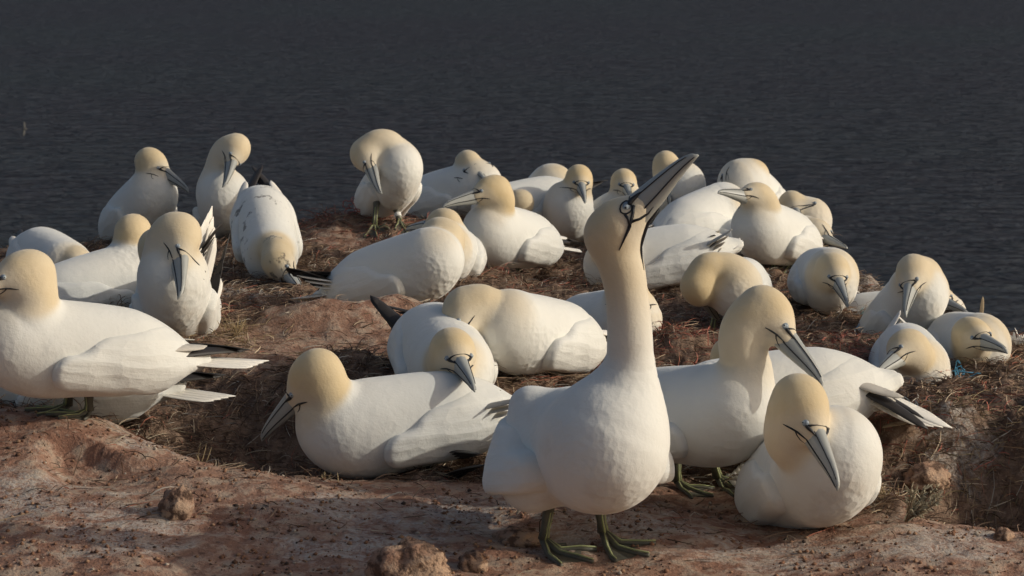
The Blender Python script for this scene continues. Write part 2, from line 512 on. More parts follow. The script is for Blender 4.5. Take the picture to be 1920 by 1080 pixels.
bird('drowsy', 'gannet settled on a nest right of centre, bill drooping to the right across its breast', Y=7.3, base=(1545, 585), c=(1545, 524, 0), yaw=273, pitch=8,
     neck=[(1554, 524, -.16), (1558, 514, -.19)], head=(1562, 509, -.21), tip=(1591, 568, -1), vox=.010, tail=(1612, 548, .05), nr=.048, ks=0.97, kw=0.8, wth=.014)
bird('head_hanging', 'gannet bending its buff neck right over, head hanging down before its feet', Y=7.0, base=(1345, 636), c=(1386, 540, 0), yaw=258, pitch=6,
     neck=[(1362, 510, -.11), (1326, 504, -.13)], head=(1310, 540, -.14), tip=(1345, 605, 1), stand=True, feet=[(1335, 630), (1375, 625)], vox=.010, nr=.047, ks=0.84, kw=0.8, wth=.013)
bird('quilted_sleeper', 'gannet in the centre with quilted white breast, its buff head folded down to the left', Y=5.6, base=(1010, 704), c=(1004, 628, 0), yaw=235, pitch=14,
     neck=[(935, 618, -.09), (905, 580, -.11)], head=(872, 588, -.13), tip=(838, 700, -1), vox=.008, nr=.058, quilt=1, ks=0.92)
bird('watching_down', 'gannet behind the front left sitter, head sunk before its back, bill aimed down', Y=5.4, base=(830, 742), c=(832, 668, .06), yaw=283, pitch=-6,
     neck=[(842, 680, -.14), (847, 668, -.19)], head=(850, 662, -.21), tip=(890, 722, -1), prim=(704, 566, .25), vox=.009, tail=(800, 630, .38))
bird('front_sitter', 'large gannet sitting in the front hollow with dark lined bill pointing down to the left', Y=5.1, base=(745, 890), c=(750, 793, 0), yaw=200, pitch=-2, ks=1.04, line=.85,
     neck=[(612, 785, -.06), (611, 742, -.07), (606, 715, -.07)], head=(588, 708, -.07), tip=(481, 818, 1), vox=.007, nr=.054, tail=(985, 775, .06), prim=(915, 860, -.20), ps=(-.075, -.100, .096), eye=.7)
bird('stander_right', 'gannet standing right of the tall one, curved neck, bill pointing down at its neighbour', Y=4.85, base=(1320, 938), c=(1285, 778, 0), yaw=318, pitch=10, line=.8,
     neck=[(1398, 700, -.08), (1392, 640, -.09), (1402, 605, -.09)], head=(1438, 592, -.09), tip=(1553, 717, -1), stand=True, feet=[(1268, 915), (1345, 905)], vox=.007, nr=.050, eye=.74)
bird('front_right_sitter', 'gannet sitting at the front right, rounded breast, shaded bill lying diagonally across it', Y=4.6, base=(1515, 1000), c=(1520, 888, .04), yaw=284, pitch=26,
     neck=[(1492, 830, -.10), (1488, 785, -.12)], head=(1503, 764, -.13), tip=(1580, 910, -1), vox=.007, nr=.056, ks=1.08, line=.8, eye=.7)
bird('folded_wings', 'gannet behind the front right sitter with folded grey shaded wings and black wingtips', Y=5.05, base=(1560, 828), c=(1442, 748, 0), yaw=192, pitch=-5,
     neck=[(1360, 725, .05), (1345, 718, .06)], head=(1340, 738, .05), tip=(1320, 800, 1), tail=(1786, 802, -.05), prim=(1740, 792, -.10), vox=.009)
bird('right_chest_preener', 'gannet on the right with steep neck, bill tucked to breast, dark wingtips to the left', Y=6.9, base=(1690, 645), c=(1692, 590, 0), yaw=287, pitch=36,
     neck=[(1738, 545, -.08), (1734, 512, -.09)], head=(1712, 514, -.15), tip=(1694, 588, -1), stand=True, feet=[(1680, 648), (1712, 648)], prim=(1572, 604, .10), tail=(1618, 632, .08), vox=.010, ks=0.97, nr=.044, kw=0.84, wth=.015)
bird('far_right_low', 'gannet hidden behind the right breast preening one, only grey bill and cheek showing', Y=7.5, base=(1690, 655), c=(1682, 604, 0), yaw=345, pitch=6,
     neck=[(1752, 578, -.05), (1756, 568, -.05)], head=(1756, 562, -.06), tip=(1816, 584, -1), vox=.012)
bird('right_edge', 'gannet nearest the right edge, golden nape and bill pointing out of the picture', Y=6.6, base=(1812, 712), c=(1812, 650, 0), yaw=278, pitch=8,
     neck=[(1822, 655, -.17), (1822, 640, -.20)], head=(1823, 631, -.21), tip=(1888, 652, -1), vox=.010, ks=0.94, kw=0.8, wth=.014)
bird('right_turned_left', 'gannet facing us on the right, dark wingtips crossed above its back, bill turned left', Y=6.3, base=(1706, 742), c=(1708, 684, 0), yaw=268, pitch=2,
     neck=[(1718, 676, -.17), (1712, 660, -.21)], head=(1700, 656, -.22), tip=(1636, 698, -1), vox=.010, prim=(1692, 618, .18), tail=(1712, 622, .3), kw=0.86, wth=.015)
bird('behind_tall_neck', 'gannet sitting behind the tall one, white feathers showing either side of its neck', Y=6.2, base=(1160, 660), c=(1138, 608, 0), yaw=300, pitch=12,
     neck=[(1176, 560, -.09), (1176, 550, -.10)], head=(1176, 548, -.10), tip=(1190, 600, -1), vox=.011, tail=(1098, 606, .02), ks=0.86)
bird('hidden_buff', 'gannet hidden behind the curved neck of the right standing one, buff patch showing', Y=5.5, base=(1418, 870), c=(1418, 776, 0), yaw=265, pitch=4,
     neck=[(1398, 722, -.08), (1384, 692, -.09)], head=(1377, 676, -.09), tip=(1440, 730, -1), vox=.012, ks=0.85)

# ------------------------------------------------------------------ ground
CTRL = []
for b_ in B:
    CTRL.append(P(b_['base'][0], b_['base'][1], b_['Y']))
for x, y, Y in [(-400, 1085, 4.3), (0, 1085, 4.3), (480, 1085, 4.3), (960, 1085, 4.33), (1440, 1085, 4.3), (1920, 1085, 4.3), (2300, 1085, 4.3),
                (0, 960, 4.6), (300, 960, 4.62), (700, 980, 4.63), (1250, 990, 4.6), (1750, 1010, 4.5), (1920, 1000, 4.52),
                (0, 890, 4.78), (200, 880, 4.82), (0, 805, 4.97), (220, 800, 5.0), (345, 868, 4.93), (300, 830, 4.95),
                (440, 882, 4.93), (560, 890, 4.95), (700, 905, 4.95), (900, 905, 4.95), (1000, 915, 4.93), (1200, 900, 4.97),
                (450, 745, 5.6), (430, 650, 5.95), (620, 612, 6.15), (700, 590, 6.35), (540, 640, 5.9), (600, 700, 5.55), (480, 620, 6.1),
                (1700, 830, 5.05), (1850, 800, 5.4), (1900, 870, 5.0), (1800, 860, 5.0), (1760, 985, 4.6), (1640, 960, 4.7), (1850, 730, 5.9), (1900, 690, 6.35),
                (1270, 655, 6.0), (1290, 740, 5.5), (1600, 650, 6.5), (1560, 620, 6.9), (1110, 700, 5.9), (950, 720, 5.75), (470, 565, 6.9), (600, 520, 7.5), (650, 470, 8.0), (690, 425, 8.45)]:
    CTRL.append(P(x, y, Y))


def W(xpx, Y, z):
    return np.array(((xpx - 960.0) * Y / FPX, Y, z))


for xp, Y, z in [(620, 6.6, .04), (530, 6.65, .03), (700, 6.65, .03), (400, 5.2, -.11), (470, 5.2, -.14), (550, 5.2, -.12), (640, 5.15, -.05), (900, 5.2, -.04), (1000, 5.25, -.02), (1880, 4.86, -.16), (1810, 4.84, -.15), (1960, 4.9, -.15),
                 (-600, 5, .12), (-600, 7, .1), (-600, 9, .05), (2500, 5, 0), (2500, 6, 0), (960, 3, 0), (0, 3, 0), (1920, 3, 0), (960, 1, 0), (960, 11, -.05), (300, 10, 0), (1700, 9, -.1)]:
    CTRL.append(W(xp, Y, z))
RIDGE = np.array([P(*q) for q in [(-900, 470, 8.6), (-300, 470, 8.7), (0, 468, 8.9), (180, 466, 9.0), (400, 455, 9.0), (600, 440, 9.0), (690, 418, 8.9), (790, 408, 9.4), (1000, 388, 10.1), (1150, 372, 10.5),
                                  (1340, 378, 10.3), (1450, 400, 9.6), (1530, 440, 8.9), (1600, 512, 8.1), (1700, 547, 7.75), (1800, 582, 7.4), (1880, 607, 7.1), (1930, 640, 6.8), (2100, 690, 6.4), (2600, 780, 5.9)]])
for q_ in RIDGE:
    CTRL.append(q_ - (0, .12, 0)); CTRL.append(q_ + (0, .25, -.03))
CTRL = np.array(CTRL)
RIDGE = np.vstack([[(-30, 7.5, 0)], RIDGE, [(8, 4.0, 0), (30, 1.0, 0)]])


def gauss(x, y, pts, val, s, bias):
    num = np.zeros_like(x); den = np.full_like(x, bias)
    for p, v in zip(pts, val):
        wt = np.exp(-((x - p[0]) ** 2 + (y - p[1]) ** 2) / (2 * s * s)); num += wt * v; den += wt
    return num / den


C_XY = CTRL[:, :2]
Z0 = CTRL[:, 2]
R1 = Z0 - gauss(C_XY[:, 0], C_XY[:, 1], C_XY, Z0, .33, 1e-5)
R2 = R1 - gauss(C_XY[:, 0], C_XY[:, 1], C_XY, R1, .14, .25)
R3 = R2 - gauss(C_XY[:, 0], C_XY[:, 1], C_XY, R2, .09, .15)
SLAB_X = [(x - 960.0) / FPX for x in (-900, 0, 210, 330, 380, 700, 1000, 1250, 1420, 1650, 1700, 1780, 1950, 2600)]
SLAB_Y = [5.12, 5.12, 5.12, 5.0, 4.97, 4.99, 5.02, 5.02, 4.9, 4.66, 4.62, 4.7, 4.68, 4.6]


def litter_mask(x, y):
    e = np.interp(x / np.maximum(y, .5), SLAB_X, SLAB_Y)
    n = fbm(x * 7, y * 7, 3) * .05
    m = sstep(-.05, .05, y - e + n)
    # pale rock mass among the nests
    for cx, cy, rx, ry in ((P(610, 640, 6.0)[0], 6.0, .24, .30), (P(700, 590, 6.3)[0], 6.35, .17, .22), (P(500, 680, 5.75)[0], 5.75, .12, .12), (P(640, 460, 8.1)[0], 8.1, .14, .10)):
        q = np.sqrt(((x - cx) / rx) ** 2 + ((y - cy) / ry) ** 2) + n * 5
        m = m * (1 - .75 * sstep(1.15, .6, q))
    return m


GUANO = [(60, 945, 4.65, .22), (230, 1000, 4.5, .2), (640, 940, 4.7, .14), (860, 960, 4.68, .2), (620, 585, 6.3, .22), (700, 575, 6.4, .16), (1180, 985, 4.6, .18), (1330, 1010, 4.5, .16), (1480, 1040, 4.43, .2),
         (1750, 1030, 4.45, .2), (700, 1030, 4.5, .2), (640, 430, 8.6, .2), (440, 520, 7.0, .2), (1150, 385, 10, .4), (1640, 530, 7.9, .25), (1790, 850, 5.05, .10), (980, 520, 7.7, .2), (280, 800, 5.0, .12), (1050, 1000, 4.6, .2)]


def guano_mask(x, y):
    g = np.zeros_like(x)
    for px, py, Y, r in GUANO:
        c = P(px, py, Y)
        g = np.maximum(g, np.exp(-(((x - c[0]) / r) ** 2 + ((y - Y) / (r * .9)) ** 2)))
    return g


FEAT = [(1690, 900, 4.78, .085, .10, .055), (1830, 850, 5.12, .15, .13, .065), (1850, 950, 4.82, .13, .11, -.09), (1960, 950, 4.85, .12, .12, -.06), (1905, 800, 5.5, .12, .14, .05),
        (600, 605, 6.12, .20, .10, .080), (740, 580, 6.25, .12, .09, .055), (600, 560, 6.5, .30, .10, -.07), (2000, 905, 4.9, .095, .22, .15), (500, 690, 5.7, .11, .10, .040), (620, 690, 5.55, .10, .08, .03),  # tall mound past the right edge is added to cast shade into the hollow
        (430, 840, 5.12, .10, .09, -.07), (1270, 660, 6.0, .12, .12, .045), (640, 450, 8.3, .20, .2, .05), (400, 780, 5.35, .10, .08, .03)]
NESTS = [P(*b_['base'], b_['Y'])[:2] for b_ in B if not b_.get('stand') and b_['Y'] > 4.8]


def H(x, y, fine=True):
    x, y = np.asarray(x, float), np.asarray(y, float)
    z = gauss(x, y, C_XY, Z0, .33, 1e-5) + gauss(x, y, C_XY, R1, .14, .25) + gauss(x, y, C_XY, R2, .09, .15)
    lm = litter_mask(x, y)
    amp = .55 + .45 * sstep(4.1, 4.3, y)
    z = z + fbm(x * 3.1, y * 3.1, 2) * .012 * amp
    if fine:
        rk = fbm(x * 9, y * 13, 5, .55)
        z = z + (1 - lm) * (.0050 * rk + .0026 * fbm(x * 34, y * 52, 3, .6) - .008 * np.maximum(0, .30 - np.abs(fbm(x * 4 + 5, y * 7, 3))) + .003)
        z = z + lm * ((.025 + .006 * sstep(.35, .9, x)) * fbm(x * 8.5, y * 8.5, 4, .6) + .008 * perlin(x * 42, y * 42) + .005 * perlin(x * 75, y * 75))
    xa = x / np.maximum(y, .5) * FPX + 960
    tp = sstep(40, 110, xa) * sstep(345, 150, xa)
    z = z + .048 * tp * (sstep(-.004, .012, y - 4.885 - .02 * np.sin(xa / 50.0) - .01 * perlin(x * 12, y * 0 + 1)) - sstep(-.22, .0, y - 4.885))
    for px_, py_, Y_, rx_, ry_, h_ in FEAT:
        q_ = P(px_, py_, Y_)
        z = z + h_ * np.exp(-((x - q_[0]) / rx_) ** 2 - ((y - Y_) / ry_) ** 2)
    for nx_, ny_ in NESTS:
        rr_ = np.sqrt((x - nx_) ** 2 + (y - ny_) ** 2)
        z = z + .010 * np.exp(-((rr_ - .19) / .07) ** 2) * lm
    ye = np.interp(x, RIDGE[:, 0], RIDGE[:, 1]) + fbm(x * 2.5, y * 0 + 3.3, 4) * .10
    over = np.maximum(0, y - ye)
    z = z - np.minimum(over * over * 4.0, 1e9) * (over < .35) - (over >= .35) * (.49 + (over - .35) * 2.8)
    return np.maximum(z, -43.0)


def build_ground():
    xs = np.concatenate([np.linspace(-30, -3, 40), np.linspace(-2.9, -1.95, 40)[:-1], np.linspace(-1.95, 1.95, 330), np.linspace(1.95, 2.9, 40)[1:], np.linspace(3, 30, 40)])
    ys = np.concatenate([np.linspace(-12, 3.2, 40)[:-1], np.linspace(3.2, 4.2, 30)[:-1], np.linspace(4.2, 5.6, 160)[:-1], np.linspace(5.6, 11, 330), np.linspace(11.05, 13, 30), np.linspace(13.3, 40, 60)])
    X, Y = np.meshgrid(xs, ys)
    x, y = X.ravel(), Y.ravel()
    z = H(x, y)
    nx, ny = len(xs), len(ys)
    idx = np.arange(nx * ny).reshape(ny, nx)
    F = np.stack([idx[:-1, :-1].ravel(), idx[:-1, 1:].ravel(), idx[1:, 1:].ravel(), idx[1:, :-1].ravel()], 1)
    ye = np.interp(x, RIDGE[:, 0], RIDGE[:, 1])
    o = mesh_obj('ground', np.stack([x, y, z], 1), F, ground_mat(), attrs={'litter': litter_mask(x, y), 'guano': guano_mask(x, y), 'steep': sstep(.15, .6, y - ye)})
    o['kind'] = 'structure'
    return o


build_ground()


def build_sea():
    s = 15000.0
    V = [(-s, -40, -41), (s, -40, -41), (s, s * 2, -41), (-s, s * 2, -41)]
    o = mesh_obj('sea', V, [(0, 1, 2, 3)], sea_mat(), smooth=False)
    o['kind'] = 'structure'


build_sea()

# ------------------------------------------------------------------ implicit surfaces for the birds


def smin(a, b, k):
    h = np.maximum(k - np.abs(a - b), 0) / k
    return np.minimum(a, b) - h * h * k * .25


def smax(a, b, k):
    return -smin(-a, -b, k)


def sd_cone(p, a, b, ra, rb):
    d = b - a; L2 = float(d @ d) + 1e-9
    t = np.clip(((p - a) @ d) / L2, 0, 1)
    return np.linalg.norm(p - a - t[..., None] * d, axis=-1) - (ra + (rb - ra) * t)


def sd_ell(p, c, ax, r):
    q = (p - c) @ np.array(ax).T
    r = np.array(r)
    k0 = np.linalg.norm(q / r, axis=-1)
    k1 = np.linalg.norm(q / (r * r), axis=-1) + 1e-9
    return k0 * (k0 - 1) / k1


def surface_nets(fn, lo, hi, h):
    n = np.maximum(4, np.ceil((hi - lo) / h).astype(int) + 1)
    g = [lo[i] + np.arange(n[i]) * h for i in range(3)]
    X = np.stack(np.meshgrid(*g, indexing='ij'), -1)
    v = fn(X.reshape(-1, 3)).reshape(n)
    s = v < 0
    cnt = np.zeros(n - 1); acc = np.zeros((*(n - 1), 3))
    base = np.stack(np.meshgrid(*[np.arange(k - 1) for k in n], indexing='ij'), -1).astype(float)
    corners = [(i, j, k) for i in (0, 1) for j in (0, 1) for k in (0, 1)]

    def sub(a, c):
        return a[c[0]:n[0] - 1 + c[0], c[1]:n[1] - 1 + c[1], c[2]:n[2] - 1 + c[2]]
    for a in range(8):
        for d in range(3):
            ca = corners[a]
            if ca[d]:
                continue
            cb = tuple(ca[i] + (1 if i == d else 0) for i in range(3))
            va, vb = sub(v, ca), sub(v, cb)
            cr = (va < 0) != (vb < 0)
            t = np.where(cr, va / np.where(cr, va - vb, 1), 0)
            cnt += cr
            for i in range(3):
                acc[..., i] += cr * (ca[i] + (t if i == d else 0))
    act = cnt > 0
    ids = -np.ones(n - 1, int); ids[act] = np.arange(act.sum())
    V = lo + (base[act] + acc[act] / cnt[act][:, None]) * h
    Fs = []
    for d in range(3):
        e1, e2 = (d + 1) % 3, (d + 2) % 3
        sl0 = [slice(None)] * 3; sl1 = [slice(None)] * 3
        sl0[d] = slice(0, -1); sl1[d] = slice(1, None)
        a, b = s[tuple(sl0)], s[tuple(sl1)]
        I = np.argwhere(a != b)
        I = I[(I[:, e1] > 0) & (I[:, e2] > 0) & (I[:, e1] < n[e1] - 1) & (I[:, e2] < n[e2] - 1)]
        if not len(I):
            continue
        flip = s[tuple(I.T)]

        def at(o1, o2):
            J = I.copy(); J[:, e1] -= o1; J[:, e2] -= o2
            return ids[tuple(J.T)]
        q = np.stack([at(1, 1), at(0, 1), at(0, 0), at(1, 0)], 1)
        q[~flip] = q[~flip][:, ::-1]
        Fs.append(q)
    F = np.concatenate(Fs)
    e = h * .3
    for _ in range(2):        # settle the vertices onto the true surface
        f0 = fn(V)
        g_ = np.stack([fn(V + np.eye(3)[i] * e) - fn(V - np.eye(3)[i] * e) for i in range(3)], 1) / (2 * e)
        stepv = g_ * (f0 / np.maximum((g_ * g_).sum(1), .25))[:, None]
        ln = np.linalg.norm(stepv, axis=1, keepdims=True)
        V = V - stepv * np.minimum(1, h / np.maximum(ln, 1e-9))
    return V, F


def catmull(pts, n):
    pts = [np.asarray(p, float) for p in pts]
    q = [2 * pts[0] - pts[1]] + pts + [2 * pts[-1] - pts[-2]]
    out = []
    m = len(pts) - 1
    for i in range(n):
        u = i / (n - 1) * m; k = min(int(u), m - 1); t = u - k
        a, b, c, d = q[k], q[k + 1], q[k + 2], q[k + 3]
        out.append(.5 * ((2 * b) + (c - a) * t + (2 * a - 5 * b + 4 * c - d) * t * t + (3 * b - a - 3 * c + d) * t ** 3))
    return out


LHT = .190


def build_foot(parent, heel, yaw, base, k=1.0):
    f = np.array((math.cos(yaw), math.sin(yaw), 0)); s = np.array((-f[1], f[0], 0))

    def pt(ang, r, dz=.003):
        q = heel + (f * math.cos(ang) + s * math.sin(ang)) * r
        q[2] = float(H([q[0]], [q[1]])[0]) + dz
        return q
    angs = [-.62, -.05, .50, 1.15]; lens = [.078 * k, .092 * k, .080 * k, .040 * k]
    top = heel + np.array((0, 0, .012 * k ** 2))
    toes = [[top + (pt(a, l * u) - top) * 1.0 if u > 0 else top for u in (0, .35, .7, 1.0)] for a, l in zip(angs, lens)]
    mb = MB()
    for i in range(3):
        A, Bq = toes[i], toes[i + 1]
        V = []
        for q in range(4):
            a, b = A[q], Bq[q]
            for u in (0, .25, .5, .75, 1):
                v = a * (1 - u) + b * u
                if q == 3:
                    v = v + (heel - v) * (.16 * math.sin(math.pi * u)); v[2] = min(a[2], b[2])
                V.append(v + np.array((0, 0, -.001)))
        nV = len(V)
        V += [v - np.array((0, 0, .003)) for v in V]
        F = []
        for q in range(3):
            for u in range(4):
                a = q * 5 + u
                F.append((a, a + 5, a + 6, a + 1)); F.append((nV + a, nV + a + 1, nV + a + 6, nV + a + 5))
        mb.add(V, F)
    for t_ in toes:
        mb.tube(t_, [.0068 * k, .0046 * k, .0040 * k, .003 * k], 6)
    foot = mb.build('foot', M_LEG, parent, base)
    ml = MB()
    for t_ in toes[:3]:
        ml.tube([q + np.array((0, 0, .0043 * k)) for q in t_], [.0026 * k, .0021 * k, .0018 * k, .0012 * k], 5)
    ml.build('toe_line', M_TOE, foot, base)
    return top


def build_bird(b):
    Y = b['Y']; base = P(*b['base'], Y)
    root = bpy.data.objects.new('gannet', None)
    root.empty_display_size = .1
    link(root)
    root.location = base
    root['label'] = b['label']; root['category'] = 'bird'; root['group'] = 'gannets of the cliff-top colony'
    vox = b.get('vox', .011)
    cx, cy, dY = b['c']
    c = P(cx, cy, Y + dY)
    yaw, pit = math.radians(b['yaw']), math.radians(b['pitch'])
    fw = np.array((math.cos(yaw), math.sin(yaw), 0))
    a = fw * math.cos(pit) + np.array((0, 0, math.sin(pit)))
    r = np.array((fw[1], -fw[0], 0.0))
    u = np.cross(r, a)
    ax = (a, r, u)
    KS = b.get('ks', 1.0); KW = b.get('kw', 1.0)
    # torso
    TT = [('e', c + a * .00 + u * 0, (.19*KS, .089*KS*KW, .096*KS)), ('e', c + (a * .085 - u * .008)*KS, (.122*KS, .086*KS*KW, .096*KS)), ('e', c - (a * .085 - u * .008)*KS, (.15*KS, .087*KS*KW, .080*KS))]

    def torso(p):
        d = sd_ell(p, TT[0][1], ax, TT[0][2])
        for k_ in TT[1:]:
            d = smin(d, sd_ell(p, k_[1], ax, k_[2]), .05)
        if 'gular' in b:                 # lifted, hanging wings of the displaying bird
            for sg in (1, -1):
                d = smin(d, sd_cone(p, c + r * (sg * .072) + u * .082 - a * .09, c + r * (sg * .093) - u * .055 - a * .035, .040, .064), .035)
        d = smin(d, sd_cone(p, c - a * .12 + u * .005, c - a * .275 + u * .0, .066, .022), .05)
        return d
    # neck
    head = P(b['head'][0], b['head'][1], Y + b['head'][2])
    n0 = c + (a * .135 + u * .012) * KS
    ctrl = [n0] + [P(x, y, Y + dz) for x, y, dz in b['neck']]
    nr = b.get('nr', .050) * .97
    # bill direction of true length
    LHT = b.get('lht', .190)
    dv = ray(b['tip'][0], b['tip'][1]); dv = dv / np.linalg.norm(dv)
    oc = EYE - head; bb = float(dv @ oc); cc = float(oc @ oc) - LHT ** 2
    disc = bb * bb - cc
    tt = -bb + (b['tip'][2] * math.sqrt(disc) if disc > 0 else 0)
    hd = nrm(EYE + dv * tt - head)
    pts = catmull(ctrl + [head - hd * .018], 22)
    L = [0]
    for i in range(1, len(pts)):
        L.append(L[-1] + np.linalg.norm(pts[i] - pts[i - 1]))
    NLEN = L[-1]; slim_ = 'gular' in b
    L = np.array(L) / max(L[-1], 1e-6)
    rad = np.interp(L, [0, .2, .45, .75, 1], [.076, .062, max(nr, .5 * (nr + .050)), nr, .5 * (nr + .044)])
    if slim_:
        rad = np.interp(L, [0, .2, .42, .72, 1], [.082, .060, .043, .0385, .046])
    hu = nrm(nrm(pts[-1] - pts[-6]) + np.array((0, 0, .25)))
    hu = nrm(hu - hd * float(hu @ hd)); hr = np.cross(hd, hu)
    hax = (hd, hr, hu)
    slim = 'gular' in b

    def neckhead(p):
        d = None
        for i in range(len(pts) - 1):
            s = sd_cone(p, pts[i], pts[i + 1], rad[i], rad[i + 1])
            d = s if d is None else np.minimum(d, s)
        hh = sd_ell(p, head, hax, (.057, .0415, .0475) if not slim else (.060, .040, .043))
        hh = smin(hh, sd_cone(p, head + hd * .018 + hu * .002, head + hd * .060 - hu * .003, .036, .023), .025)
        return smin(d, hh, .026)

    def full(p):
        t, q = torso(p), neckhead(p)
        dist = np.linalg.norm(p - n0, axis=-1)
        k_ = (.007 + .07 * np.exp(-(dist / .10) ** 2)) if not slim else (.02 + .13 * np.exp(-(dist / .17) ** 2))
        return smin(t, q, k_)
    allp = np.array(pts + [head + hd * .1, c + a * .22, c - a * .29, c + u * .12, c - u * .12, c + r * .12, c - r * .12])
    lo, hi = allp.min(0) - .105, allp.max(0) + .105
    V, F = surface_nets(full, lo, hi, vox)
    # colour of the plumage: buff from head down the nape
    P_ = np.array(pts)
    dd = np.linalg.norm(V[:, None, :] - P_[None], axis=2)
    k_ = dd.argmin(1)
    wN_ = np.exp(-(dd - dd.min(1, keepdims=True)) * 70); sN = (wN_ * L[None]).sum(1) / wN_.sum(1)
    nh, tt_ = neckhead(V), torso(V)
    on = sstep(-.006, .018, tt_ - nh)
    onh = sstep(.155, .035, np.linalg.norm(V - head, axis=1)) * on
    lat = V - (wN_ @ P_) / wN_.sum(1, keepdims=True)
    nd = nrm(np.cross(hr, (0, 0, 1)))
    back = (lat @ (-hd if abs(hd[2]) < .8 else hu)) / .05
    buff = sstep(.28, .03, (1 - sN) * NLEN - .03 * np.clip(back, -1, 1)) * on
    q = (V - head)
    fwd, upw = q @ hd, q @ hu
    face = sstep(.005, .05, fwd - .6 * upw)          # paler cheeks and chin
    crown = sstep(-.04, .03, upw + .25 * -fwd)
    buff = np.maximum(buff * .9, onh * (.62 + .38 * crown)) * (1 - .30 * face * onh)
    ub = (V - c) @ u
    qu = np.maximum(.25, sstep(-.02, .05, (V - c) @ a) * sstep(.30, .1, np.linalg.norm(V - c - a * .08, axis=1))) * (1 - .75 * np.clip(np.maximum(onh, sstep(.25, .6, sN) * on), 0, 1)) * (2.0 if b.get('quilt') else 1)
    st = b.get('stained')
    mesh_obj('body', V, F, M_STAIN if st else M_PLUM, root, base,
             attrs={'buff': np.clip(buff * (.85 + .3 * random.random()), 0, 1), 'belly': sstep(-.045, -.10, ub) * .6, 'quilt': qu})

    # wings: shells that follow the torso, with a rounded wrist
    def wing(sg):
        wc = c

        def fn(p):
            q = p - wc
            U, Vv, Wd = q @ a, q @ u, (q @ r) * sg
            p2 = np.stack([U, Vv], -1)

            def cone2(A, Bp, ra, rb):
                return sd_cone(p2, np.array(A), np.array(Bp), ra, rb)
            leaf = smin(cone2((.028, -.040), (-.16, -.016), .040, .058), cone2((-.062, -.004), (-.18, .032), .052, .044), .04)
            leaf = smin(leaf, cone2((-.16, .0), (-.285, .012), .055, .018), .04)
            th = b.get('wth', .019) - .22 * np.clip(Vv + .012, 0, .075) + .004 * np.exp(-((U - .03) ** 2 + (Vv + .04) ** 2) / .003)
            sh = torso(p) - th
            s_ = smax(smax(sh, leaf, .014), -torso(p) - .03, .004)
            return smax(s_, .006 - Wd, .01)
        mid = wc - a * .1
        cs = np.array([wc + a * i + u * j + r * sg * k2 for i in (-.31, .10) for j in (-.11, .115) for k2 in (0, .17)])
        Vw, Fw = surface_nets(fn, cs.min(0), cs.max(0), min(vox, .009))
        Qw = Vw - c
        mesh_obj('wing', Vw, Fw, M_WSTAIN if st else M_WING, root, base, attrs={'frame': np.stack([Qw @ a, Qw @ u, Qw @ r, np.ones(len(Qw))], 1)})
    wing(1); wing(-1)
    # tail and wingtips
    t0 = c - a * .21 + u * .008
    if 'tail' in b:
        tend = P(b['tail'][0], b['tail'][1], Y + b['tail'][2])
        td = tend - t0; tl = np.linalg.norm(td)
        if tl > .30:
            tend = t0 + td / tl * min(tl, .34)
    else:
        tend = t0 - a * .23 + np.array((0, 0, .01))
        gz = float(H([tend[0]], [tend[1]])[0]) + .015
        tend[2] = max(tend[2], gz)
    td = nrm(tend - t0); tl = np.linalg.norm(tend - t0)
    ts = nrm(np.cross(td, u)); tu = np.cross(ts, td)
    mb = MB()
    for j in range(-3, 4):
        e = t0 + td * (tl * (1 - .075 * abs(j))) + ts * (.014 * j) - tu * (.003 * abs(j))
        mb.blade(t0 + ts * .009 * j - tu * .003 * abs(j), e, .024, tu, .0, .0016, .05, 10, .15, .5, .6)
    mb.build('tail', M_TAIL, root, base)
    for sg in (1, -1):
        ps = b.get('ps', (-.185, .020, .058)); w0 = c + a * ps[0] + r * sg * ps[2] + u * ps[1]
        if 'prim' in b:
            pe = P(b['prim'][0], b['prim'][1], Y + b['prim'][2])
            dcen = pe - (c - a * .185 + u * .02)
            ln = np.linalg.norm(dcen)
            dcen = dcen / ln * min(ln, .27)
            we = c - a * .185 + u * .02 + dcen + r * sg * .012 + np.array((0, 0, .008 * sg))
        else:
            we = w0 - a * .20 - r * sg * .075 + u * .018
        dw = nrm(we - w0)
        up = nrm(u + r * sg * .35)
        sd = nrm(np.cross(dw, up))
        mt, mp = MB(), MB()
        for j in range(4):
            f_ = j / 3
            s0 = w0 + dw * .01 * j - sd * .004 * (j - 1.5) - up * .004 * j
            mp.blade(s0, we - dw * (.040 * j) - sd * .008 * (j - 1) - up * .003 * j, .0165 * b.get('pw', 1), up, .03, .0016, .06, 10, .2, .25, .8)
        for j in range(4):
            s0 = c - a * .165 + r * sg * .058 + u * .020 - up * (.012 * j - .016) + r * sg * (.006 - .006 * j)
            mt.blade(s0, s0 + nrm(dw * .8 - a * .4) * (.115 - .014 * j) - up * .005 * j, .0170 + .002 * j, up, .0, .0015, .04, 10, .25, .22, .8)
        mp.build('wingtip', M_PRIM, root, base)
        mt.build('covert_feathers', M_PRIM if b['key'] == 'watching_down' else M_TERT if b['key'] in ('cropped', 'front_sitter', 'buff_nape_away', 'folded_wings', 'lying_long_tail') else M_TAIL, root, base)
    # bill
    bl = LHT; bs = LHT / .190
    mb = MB()
    V, F = [], []
    xs = [.030, .048, .066, .09, .115, .14, .16, .174, .184, bl]
    hv = [.0275, .0270, .0245, .0215, .018, .0142, .0112, .0085, .0055, .0015]
    hw = [.0215, .0205, .0180, .0148, .012, .0092, .0072, .0056, .0038, .0012]
    dr = [0, 0, -.0005, -.001, -.0012, -.0016, -.0028, -.0048, -.0074, -.0115]
    K = 14
    xs = [.03 + (x_ - .03) * (bl - .03) / .16 if x_ != bl else bl for x_ in xs]
    if b.get('gular'):
        hv = [q * 1.12 for q in hv]

